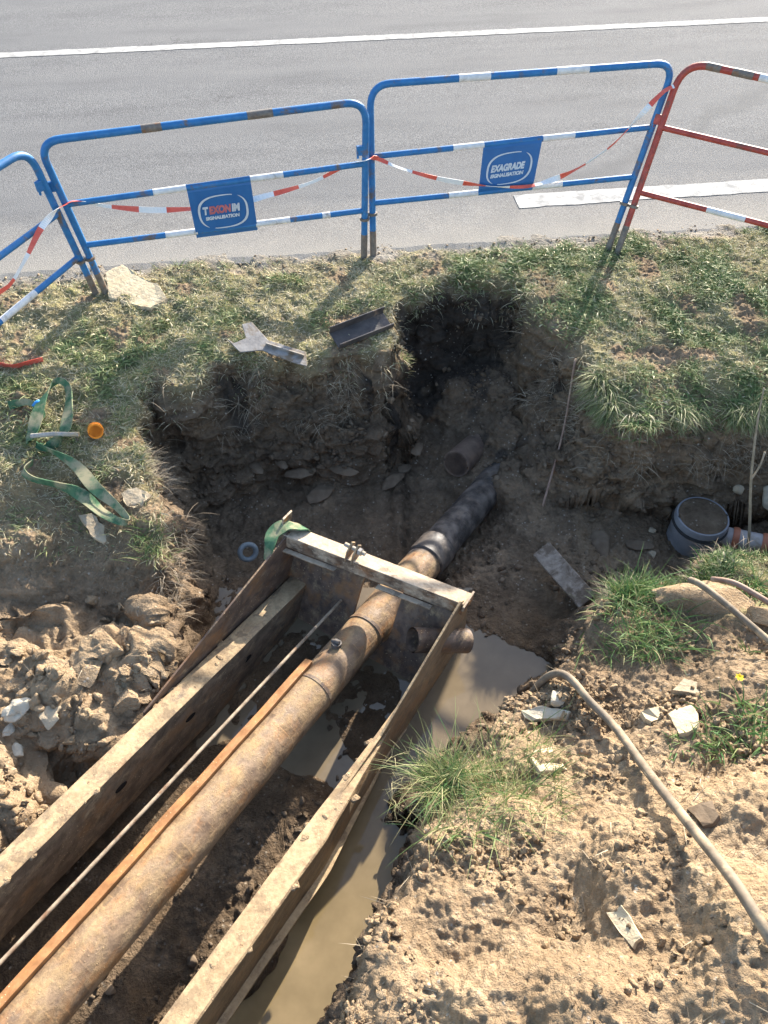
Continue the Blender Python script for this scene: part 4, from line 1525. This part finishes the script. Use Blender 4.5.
# plank in the pit
a_, b_ = at(541, 549, -.62), at(588, 602, -.68)
ex = (b_ - a_)
L = np.linalg.norm(ex)
ex /= L
ez = np.array([-.25, -.35, .9])
ez = ez - ex * (ez @ ex)
ez /= np.linalg.norm(ez)
ey = np.cross(ez, ex)
mb = MB()
for i in range(8):
    t0, t1 = i / 8, (i + 1) / 8
    pass
mb.box((a_ + b_) / 2, ex * L / 2, ey * .062, ez * .02)
M['plank'] = simple('weathered_wood', (.2, .16, .125), (.36, .3, .24), 18, .85, .4, 70, .004, dirt=(.12, .09, .065), dirt_at=.5)
tag(mb.build('wood_plank', M['plank'], None, bevel=.006), 'muddy grey plank leaning on the pit slope beside the puddle', 'plank')

# plastic inspection chamber and its drain pipe
M['moist0'] = ground_material({'black': .15}, 'soil_cover')
M['grey'] = simple('grey_plastic', (.19, .19, .2), (.28, .28, .29), 10, .5, .15, 40, .003, .4, dirt=(.16, .13, .1), dirt_at=.66)
M['dark'] = simple('black_rubber', (.02, .02, .021), (.05, .048, .046), 20, .7, .3)
c = at(696, 530, -.8)
ch = thing('drain_chamber', c + [0, 0, -.5], 'round grey plastic drain chamber half buried in the side trench', 'drain chamber')
c = np.array(c)
ctop = c + [0, 0, .14]
mb = MB().tube([c + [0, 0, -.5], c + [0, 0, -.2], c + [0, 0, .06], ctop - [0, 0, .02], ctop, ctop, ctop - [0, 0, .12]], [.145, .155, .162, .164, .157, .148, .14], 40)
mb.build('chamber_wall', M['grey'], ch, True, auto=35)
mb = MB().tube([ctop - [0, 0, .075], ctop - [0, 0, .06], ctop - [0, 0, .045]], [.164, .173, .164], 40)
mb.build('seal_ring', M['dark'], ch, True, auto=35)
mb = MB().tube([ctop - [0, 0, .05], ctop - [0, 0, .0], ctop + [0, 0, .01], ctop + [0, 0, .014]], [.148, .146, .1, .04], 40)
mb.build('chamber_cover', M['moist0'], ch, True, auto=35)
a_ = c + np.array([.06, -.02, .0])
b_ = at(772, 546, -.76)
dd = (b_ - a_)
mb = MB()
dp = thing('drain_pipe', (a_ + b_) / 2, 'pale grey plastic drain pipe with orange seals leaving the drain chamber', 'pipe')
MB().tube([a_, b_ + dd * .6], .062, 24).build('pipe_barrel', simple('pale_grey_plastic', (.36, .32, .3), (.48, .43, .4), 12, .5, .15, 40, .003, dirt=(.32, .25, .18), dirt_at=.54), dp, True, auto=40)
M['seal'] = simple('orange_seal', (.36, .12, .06), (.46, .18, .1), 12, .5, .1)
for t in (.42, .86):
    MB().tube([a_ + dd * (t - .03), a_ + dd * (t + .03), a_ + dd * (t + .07)], [.068, .072, .068], 24).build('seal_band', M['seal'], dp, True, auto=40)

# hoses and rods on the near bank
M['hose'] = simple('dusty_hose', (.14, .108, .075), (.23, .185, .135), 16, .75, .3, 60, .004, dirt=(.33, .25, .16), dirt_at=.55)
M['rodb'] = simple('brown_rod', (.2, .12, .085), (.33, .23, .17), 18, .6, .2, 60, .003, dirt=(.4, .31, .22), dirt_at=.58)


def lay(lst, r_, name, label, cat, mat_):
    pts = [at(x, y, z) for x, y, z in lst]
    sm = smooth_path(pts, 10)
    # a hose does not follow every clod
    A = np.array(sm)
    for _ in range(14):
        A[1:-1] = (A[:-2] + 2 * A[1:-1] + A[2:]) / 4
    return tag(MB().tube(list(A), r_, 12).build(name, mat_, None, True, auto=50), label, cat)


e0 = at(522, 708, -.62)
h1 = [np.array(e0), at(535, 689, -.42), at(548, 676, -.29), at(562, 673, -.2), at(575, 683, -.18), at(590, 702, -.16)]
h1 += [hit(x, y)[0] + np.array([0, 0, .035 + z]) for x, y, z in ((612, 733, .03), (640, 772, .02), (670, 815, .04), (696, 855, .07), (722, 892, .08), (748, 930, .06), (775, 965, .03), (805, 1010, .02))]
A = np.array(smooth_path(h1, 10))
for _ in range(20):
    A[1:-1] = (A[:-2] + 2 * A[1:-1] + A[2:]) / 4
tag(MB().tube(list(A), .018, 14).build('hose', M['hose'], None, True, auto=50), 'long dusty hose arching out of the pit and down the dirt bank', 'hose')
ROD1 = [(690, 580, -.06), (700, 584, -.02), (720, 599, 0), (740, 616, .01), (768, 640, .02), (800, 668, .02)]
lay(ROD1, .016, 'bent_rod', 'greyish bent rod lying over the big pale boulder', 'rod', M['hose'])
lay([(712, 579, -.08), (732, 582, -.02), (748, 590, -.01), (768, 602, 0), (800, 622, -.02)], .014, 'bent_rod', 'reddish brown bent rod beyond the greyish one', 'rod', M['rodb'])
# thin sapling by the drain pipe
p = hit(749, 545)[0]
b_ = at(748, 542, -.45)
t_ = at(757, 425, -.05)
b_ = np.array([t_[0] - .03, t_[1] - .45, -.55])
b_ = on_plane(748, 545, np.array([0, 2.75, 0]), np.array([0, 1.0, 0]))
t1 = on_plane(751, 480, np.array([0, 2.85, 0]), np.array([0, 1.0, 0]))
t2 = on_plane(757, 425, np.array([0, 2.95, 0]), np.array([0, 1.0, 0]))
t3 = on_plane(764, 388, np.array([0, 3.0, 0]), np.array([0, 1.0, 0]))
M['bark'] = simple('pale_bark', (.2, .17, .12), (.34, .29, .22), 20, .85, .3)
mb = MB().tube(smooth_path([b_ - [0, 0, .2], b_, t1, t2, t3], 6), [.011 - .0003 * i for i in range(25)], 8)
s1 = on_plane(765, 452, np.array([0, 2.92, 0]), np.array([0, 1.0, 0]))
mb.tube(smooth_path([t1, t1 * .5 + s1 * .5 + [.01, 0, 0], s1], 5), .005, 6)
sap = mb.build('sapling', M['bark'], None, True)
tag(sap, 'thin bare sapling stem rising in front of the drain pipe', 'sapling')
# thin brown strand running down the pit wall beside the notch
q0, q1, q2 = hit(573, 362)[0] + [0, -.03, .05], hit(556, 430)[0] + [0, -.09, .07], hit(540, 505)[0] + [0, -.06, .06]
tag(MB().tube(smooth_path([q0, q1 + np.array([.02, 0, 0]), q2], 8), .007, 8).build('hanging_strand', M['rodb'], None, True), 'thin brown cable hanging down the pit wall beside the notch', 'strand')


# ------------------------------------------------------------------ grass
def blades(name, base, nrm, length, width, lean, tint, mat_, parent=None, seed=0, droop=0.5, lean_dir=None, segs=3):
    """many blades in one mesh: base points, normals and a length for each"""
    r2 = np.random.default_rng(seed)
    n = len(base)
    a = r2.uniform(0, 2 * np.pi, n)
    hor = np.stack([np.cos(a), np.sin(a), np.zeros(n)], -1)
    if lean_dir is not None:
        hor = hor * 0.7 + lean_dir
        hor /= np.linalg.norm(hor, axis=1, keepdims=True) + 1e-9
    up = nrm * 0.5 + np.array([0, 0, 0.5])
    up /= np.linalg.norm(up, axis=1, keepdims=True)
    ln = np.clip(r2.normal(lean, 0.25, n), 0.02, 1.4)[:, None]
    d0 = up + hor * ln
    d0 /= np.linalg.norm(d0, axis=1, keepdims=True)
    side = np.cross(d0, np.array([0, 0, 1.0]))
    sl = np.linalg.norm(side, axis=1, keepdims=True)
    side = np.where(sl > 1e-3, side / (sl + 1e-9), np.array([1.0, 0, 0]))
    rot = r2.uniform(-1.2, 1.2, n)[:, None]
    side = side * np.cos(rot) + np.cross(side, d0) * np.sin(rot)
    V = []
    p = base.copy()
    d_ = d0.copy()
    wv = np.array(width)[:, None] if hasattr(width, '__len__') else np.full((n, 1), width)
    L = length[:, None] / segs
    for k in range(segs + 1):
        wk = wv * (1 - (k / segs)) ** 0.7 * 0.5
        if k < segs:
            V += [p - side * wk, p + side * wk]
        else:
            V += [p]
        d_ = d_ + hor * droop * 0.4 + np.array([0, 0, -1.0]) * droop * 0.45 * (k + 1) / segs
        d_ /= np.linalg.norm(d_, axis=1, keepdims=True)
        p = p + d_ * L
    nv = 2 * segs + 1
    VV = np.stack(V, 1).reshape(-1, 3)
    o0 = np.arange(n) * nv
    quads = []
    for k in range(segs - 1):
        quads.append(np.stack([o0 + 2 * k, o0 + 2 * k + 1, o0 + 2 * k + 3, o0 + 2 * k + 2], -1))
    quads = np.concatenate(quads, 0)
    k = segs - 1
    tris = np.stack([o0 + 2 * k, o0 + 2 * k + 1, o0 + 2 * k + 2], -1)
    org = np.array(parent.location) if parent is not None else np.array([VV[:, 0].mean(), VV[:, 1].mean(), VV[:, 2].min()])
    me = bpy.data.meshes.new(name)
    me.vertices.add(len(VV))
    me.vertices.foreach_set('co', (VV - org).reshape(-1).astype(np.float32))
    li = np.concatenate([quads.reshape(-1), tris.reshape(-1)]).astype(np.int32)
    me.loops.add(len(li))
    me.loops.foreach_set('vertex_index', li)
    ls = np.concatenate([np.arange(len(quads)) * 4, len(quads) * 4 + np.arange(len(tris)) * 3]).astype(np.int32)
    me.polygons.add(len(ls))
    me.polygons.foreach_set('loop_start', ls)
    me.update(calc_edges=True)
    me.validate()
    at_ = me.attributes.new('tint', 'FLOAT', 'POINT')
    at_.data.foreach_set('value', np.repeat(np.clip(tint, 0, 1), nv).astype(np.float32))
    me.materials.append(mat_)
    o = bpy.data.objects.new(name, me)
    col.objects.link(o)
    if parent is not None:
        o.parent = parent
    else:
        o.location = org
    return o


M['grass'] = blade_material('verge_grass', [(0, (.52, .45, .31)), (.38, (.42, .37, .22)), (.58, (.27, .28, .12)), (.8, (.17, .22, .08)), (1, (.11, .17, .06))], .1)
M['lush'] = blade_material('tuft_grass', [(0, (.42, .36, .2)), (.3, (.3, .3, .13)), (.55, (.15, .22, .07)), (1, (.07, .16, .05))], .3)

P, NN = G['P'].reshape(-1, 3), G['N'].reshape(-1, 3)
turf, dd_, rdd, area, n2, pn = [G[k].reshape(-1) for k in ('turf', 'd', 'rd', 'area', 'n2', 'pn')]
x, y, z = P[:, 0], P[:, 1], P[:, 2]
# patches of green on a mat of straw
clump = fbm(x, y, x * 0, 3.1, 4, 120)
clump2 = fbm(x, y, x * 0, 9, 3, 121)
green = np.clip(.36 + .55 * clump + .35 * clump2 + .25 * sstep(-.2, 1.6, x) - .1 * sstep(0, -1.5, x), 0, 1)
wgt = turf * area * (0.35 + 0.65 * np.clip(.5 + clump2 + .4 * clump, 0, 1)) * (rdd < -0.03) * (y > 2.3)
wgt /= wgt.sum()
NB = 105000
ids = rng.choice(len(P), NB, p=wgt)
tint = np.clip(green[ids] + rng.normal(0, .22, NB), 0, 1)
ln = (0.018 + 0.055 * rng.random(NB) ** 1.6) * (0.7 + 0.9 * green[ids])
base = P[ids] + rng.normal(0, .004, (NB, 3)) * [1, 1, 0] - [0, 0, .004]
o = blades('grass', base, NN[ids], ln, .0028 + .0026 * rng.random(NB), .9, tint, M['grass'], None, 1, .6)
tag(o, 'short patchy grass and straw covering the verge', 'grass', kind='stuff')

# broad leaved weeds flat in the turf
wl = wgt * np.clip(green - .3, 0, 1) ** 2
wl /= wl.sum()
NB = 5200
ids = rng.choice(len(P), NB, p=wl)
o = blades('weeds', P[ids] + NN[ids] * .012, NN[ids], .02 + .035 * rng.random(NB), .008 + .008 * rng.random(NB), .9, np.clip(.62 + rng.normal(0, .2, NB), 0, 1), M['grass'], None, 8, .8, None, 3)
tag(o, 'small broad leaved weeds growing flat in the verge turf', 'weeds', kind='stuff')

# longer grass and roots hanging over the lip
lip = np.exp(-((dd_ + .02) / .07) ** 2) * (y > 2.3) * ((x < .2) | (x > 1.22) | (y > 4.25)) * area * (z > np.where(x > 1, -.22, -.3)) * np.where((y > 4.0) & (x > .15) & (x < 1.2), .06, 1) * (1 + 1.6 * (x > 1.1) - .9 * ((x < .2) & (x > -1.1)) - .6 * (x < -1.1)) * np.clip(.35 + clump2 * 1.2 + clump, 0.05, 1.5) * (1 - .9 * ((y < 2.9) & (x > 1)))
lip /= lip.sum()
NB = 9000
ids = rng.choice(len(P), NB, p=lip)
tint = np.clip(.25 + .5 * (x[ids] > 1.05) * green[ids] + rng.normal(0, .22, NB), 0, 1)
ln = (.03 + .1 * rng.random(NB) ** 1.8) * (1 + .3 * (x[ids] > 1.1) - .3 * (x[ids] < 0))
out_dir = np.stack([NN[ids][:, 0], NN[ids][:, 1], np.zeros(NB)], -1) + np.array([0, -.5, 0])
o = blades('overhanging_grass', P[ids], NN[ids], ln, .003 + .003 * rng.random(NB), .9, tint, M['grass'], None, 2, 1.0, out_dir)
tag(o, 'longer grass and dry roots hanging over the rim of the pit', 'grass', kind='stuff')

# fine roots hanging out of the cut faces
M['root'] = blade_material('root_fibre', [(0, (.2, .15, .1)), (.5, (.33, .26, .18)), (1, (.42, .35, .25))], .1)
rw = area * (dd_ < 0) * (dd_ > -.3) * (y > 2.2) * (z < -.06) * (z > -.5) * (NN[:, 2] < .8) * (1 - .93 * ((x > .12) & (x < 1.25) & (y > 3.9))) * np.clip(.3 + 1.5 * clump2 + clump, 0, 1.5)
rw /= rw.sum()
NB = 3800
ids = rng.choice(len(P), NB, p=rw)
o = blades('root_litter', P[ids] + NN[ids] * .004, NN[ids], .05 + .16 * rng.random(NB) ** 2, .0022 + .0015 * rng.random(NB), .4, rng.random(NB), M['root'], None, 5, 1.3, np.stack([NN[ids][:, 0], NN[ids][:, 1], np.zeros(NB)], -1), 4)
tag(o, 'fine dry roots hanging out of the cut earth faces', 'roots', kind='stuff')
# straws and dead stems lying about the bare soil
sw = area * (dd_ > -.03) * (y < 2.5) * ((x > -.5) | (x < -1.1)) * np.clip(.15 + clump + .6 * clump2, 0, 1.2)
sw /= sw.sum()
NB = 1500
ids = rng.choice(len(P), NB, p=sw)
o = blades('straw_litter', P[ids] + NN[ids] * .006, NN[ids] * .15, .03 + .1 * rng.random(NB) ** 2, .002 + .0016 * rng.random(NB), 1.4, .3 + .7 * rng.random(NB), M['root'], None, 6, .15, None, 3)
tag(o, 'dry straws and dead stems lying on the bare soil', 'litter', kind='stuff')

# turf on the near bank behind the boulder
wn = area * ((x > 1.2) & (y > 1.75) & (y < 2.75)) * (dd_ > -.08) * np.clip(.1 + 1.2 * clump + .8 * clump2 + .9 * np.exp(-((y - 2.35) / .2) ** 2), 0, 1.5) * (x < 2.6)
wn *= (1 - .8 * np.exp(-(((x - 1.62) / .3) ** 2 + ((y - 2.12) / .14) ** 2)))
wn /= wn.sum()
NB = 6500
ids = rng.choice(len(P), NB, p=wn)
tint = np.clip(.62 + .3 * clump2[ids] + rng.normal(0, .22, NB), 0, 1)
ln = (.03 + .12 * rng.random(NB) ** 1.7) * (1 - .55 * sstep(1.6, 1.85, x[ids]) * sstep(2.25, 2.4, y[ids]))
o = blades('weeds', P[ids] - [0, 0, .005], NN[ids], ln, .004 + .006 * rng.random(NB), .6, tint, M['lush'], None, 3, .55)
tag(o, 'lush low weeds on the near bank beside the side trench', 'weeds', kind='stuff')


def tuft(px, py, n, spread, length, label, seed, lift=0, green_=.55, width=.004, lean=.6, droop=.6, tall=0.0, group=None):
    c, _ = hit(px, py)
    r2 = np.random.default_rng(seed)
    root = thing('grass_tuft', c, label, 'grass tuft', group)
    off = np.clip(r2.normal(0, 1, (n, 2)), -1.7, 1.7) * spread
    base_ = np.array([drop(c[0] + a, c[1] + b)[0] if abs(drop(c[0] + a, c[1] + b)[0][2] - c[2]) < .14 else c + [a * .3, b * .3, 0] for a, b in off])
    rad_ = off / (np.linalg.norm(spread) + 1e-9)
    ld_ = np.concatenate([rad_ * .4 + r2.normal(0, .35, (n, 2)), np.zeros((n, 1))], 1)
    ln_ = length * (.35 + .65 * r2.random(n)) + tall * (r2.random(n) < .08)
    ti = np.clip(green_ + r2.normal(0, .28, n), 0, 1)
    b_ = blades('blades', base_, np.repeat([[0, 0, 1.0]], n, 0), ln_, width * (.6 + .8 * r2.random(n)), lean, ti, M['lush'], root, seed, droop, ld_, 4)
    # matted dry heart of the tuft
    if n < 1000: return root
    nb2 = n // 3
    of2 = np.clip(r2.normal(0, .7, (nb2, 2)), -1.1, 1.1) * spread
    bs2 = c + np.concatenate([of2, np.full((nb2, 1), .01)], 1)
    blades('dry_thatch', bs2, np.repeat([[0, 0, 1.0]], nb2, 0), length * .5 * (.4 + .6 * r2.random(nb2)), width * .8, 1.0, np.clip(r2.normal(.1, .12, nb2), 0, 1), M['lush'], root, seed + 1, .9, None, 3)
    return root


tuft(455, 785, 1200, (.24, .14), .2, 'large tuft of long grass hanging over the pit beside the frame', 11, tall=.16, green_=.45)
tuft(632, 605, 420, (.16, .18), .2, 'bluish green tuft of tall grass at the corner of the near bank', 12, green_=.75, tall=.12, width=.006)
tuft(640, 640, 240, (.08, .06), .12, 'low green tuft below the tall bluish one', 13, green_=.75, width=.005)
tuft(152, 545, 260, (.06, .06), .14, 'yellow green tuft at the tip of the strap on the bank corner', 14, green_=.5, lean=.7)
tuft(742, 730, 160, (.08, .07), .12, 'sparse green weed patch beside the yellow flower', 15, green_=.7, width=.009)
tuft(700, 745, 90, (.07, .04), .08, 'thin small green tuft between the square slab and weed patch', 16, green_=.65, width=.006)
tuft(700, 415, 380, (.2, .06), .13, 'bright green tuft drooping over the rim above the drain chamber', 17, green_=.7, width=.005, droop=.9)
tuft(640, 425, 380, (.16, .06), .12, 'drooping tuft on the rim between cable and the bright green tuft', 18, green_=.55, width=.005, droop=1.0)
tuft(405, 360, 130, (.015, .018), .09, 'pale dry tuft at the corner of the notch', 19, green_=.3, droop=.8)
# dandelion
c, _ = hit(735, 682)
fl = thing('yellow_flower', c, 'single yellow dandelion flower on the dirt bank', 'flower')
MB().tube([c, c + [.005, 0, .04]], .002, 6).build('stem', simple('stem_green', (.1, .17, .05), (.14, .2, .07)), fl)
mb = MB()
for k in range(26):
    t = k * 2.4
    rr = .018 * (.5 + .5 * (k % 3) / 2)
    cc = c + np.array([.005, 0, .04])
    d1 = np.array([math.cos(t), math.sin(t), .25 + .3 * (k % 3 == 0)])
    sd = np.array([-math.sin(t), math.cos(t), 0]) * .003
    mb.add([cc - sd, cc + sd, cc + d1 * rr + sd, cc + d1 * rr - sd], [(0, 1, 2, 3)])
mb.build('petals', simple('yellow_petals', (.75, .5, .01), (.85, .6, .02)), fl)

# ------------------------------------------------------------------ loose soil: crumbs, clods and small stones
def scatter(name, label, n, wfun, rmin, rmax, mats, seed, pw=2.5, sub=1, sink=.25):
    r2 = np.random.default_rng(seed)
    wq = wfun / wfun.sum()
    ids_ = r2.choice(len(P), n, p=wq)
    import bmesh
    protos = []
    for k in range(14):
        b = bmesh.new()
        bmesh.ops.create_icosphere(b, subdivisions=sub + (k % 2), radius=1)
        V = np.array([v.co[:] for v in b.verts])
        F = np.array([[v.index for v in f.verts] for f in b.faces])
        b.free()
        V = V * (1 + .55 * fbm(V[:, 0] + k * 5, V[:, 1], V[:, 2], 1.3, 4, k, .6))[:, None]
        for _ in range(6):
            d_ = r2.normal(size=3)
            d_ /= np.linalg.norm(d_)
            V = V - np.outer(np.clip(V @ d_ - r2.uniform(.45, .8), 0, None), d_)
        protos.append((V, F))
    VV, FF, MI, o_ = [], [], [], 0
    for j, i in enumerate(ids_):
        V, F = protos[r2.integers(14)]
        r_ = rmin + (rmax - rmin) * r2.random() ** pw
        q = Matrix.Rotation(r2.uniform(0, 6.28), 3, Vector(r2.normal(size=3)).normalized())
        V2 = (V * np.array([1.2, 1, .75]) * r_) @ np.array(q).T + P[i] + NN[i] * r_ * sink
        VV.append(V2)
        FF.append(F + o_)
        MI.append(np.full(len(F), r2.integers(len(mats))))
        o_ += len(V)
    VV, FF, MI = np.concatenate(VV), np.concatenate(FF), np.concatenate(MI)
    me = bpy.data.meshes.new(name)
    me.vertices.add(len(VV))
    me.vertices.foreach_set('co', VV.reshape(-1).astype(np.float32))
    me.loops.add(FF.size)
    me.loops.foreach_set('vertex_index', FF.reshape(-1).astype(np.int32))
    me.polygons.add(len(FF))
    me.polygons.foreach_set('loop_start', np.arange(0, FF.size, 3, dtype=np.int32))
    me.polygons.foreach_set('material_index', MI.astype(np.int32))
    me.update(calc_edges=True)
    for m_ in mats: me.materials.append(m_)
    o = bpy.data.objects.new(name, me)
    col.objects.link(o)
    return tag(o, label, 'soil', kind='stuff')


M['moist'] = ground_material({'black': .25}, 'moist_soil')
M['c1'] = simple('dry_clod', (.27, .19, .115), (.42, .31, .2), 20, .95, .6, 90, .006, .1)
M['c2'] = simple('pale_clod', (.4, .31, .2), (.55, .45, .31), 20, .95, .6, 90, .006, .1)
M['c3'] = simple('brown_clod', (.17, .115, .07), (.29, .2, .125), 20, .95, .6, 90, .006, .1)
M['c4'] = simple('dark_crumb', (.07, .053, .04), (.15, .115, .085), 20, .95, .6, 90, .006, .1)
cl = np.clip(.25 + fbm(x, y, z, 3.3, 3, 140), .02, 1.2)
nearw = area * (dd_ > -.04) * (y < 2.35) * (x > -.6) * cl * (x < 2.4)
scatter('dirt_crumbs', 'loose crumbs and clods of dry soil on the near bank', 9500, nearw * np.clip(cl, .1, 1.2) ** 1.5, .003, .022, [M['dry']], 201, 4.5, sub=2)
leftw = area * (dd_ > -.06) * (y < 2.3) * (y > .6) * (x < -1.0) * cl * (x > -2.4)
scatter('clay_rubble', 'crusted rubble of pale clay on the heap beside the girder', 700, leftw, .005, .04, [M['dry']], 202, 3.2, sub=2)
pitw = area * (dd_ < -.02) * (z < -.15) * (z > WATER_Z - .05) * cl
scatter('pit_rubble', 'dark soil crumbs and stone chips over the pit walls and floor', 4200, pitw, .005, .03, [M['moist'], M['moist'], M['moist'], M['slate'], M['moist']], 203, 3.0, sink=.1)
vw = area * (dd_ > 0) * (y > 2.4) * (rdd < .05) * (.15 + np.exp(-((rdd + .08) / .1) ** 2))
scatter('verge_gravel', 'small stones and grit scattered along the verge', 1400, vw, .003, .014, [M['stone'], M['slate'], M['c1']], 204, 2.5)
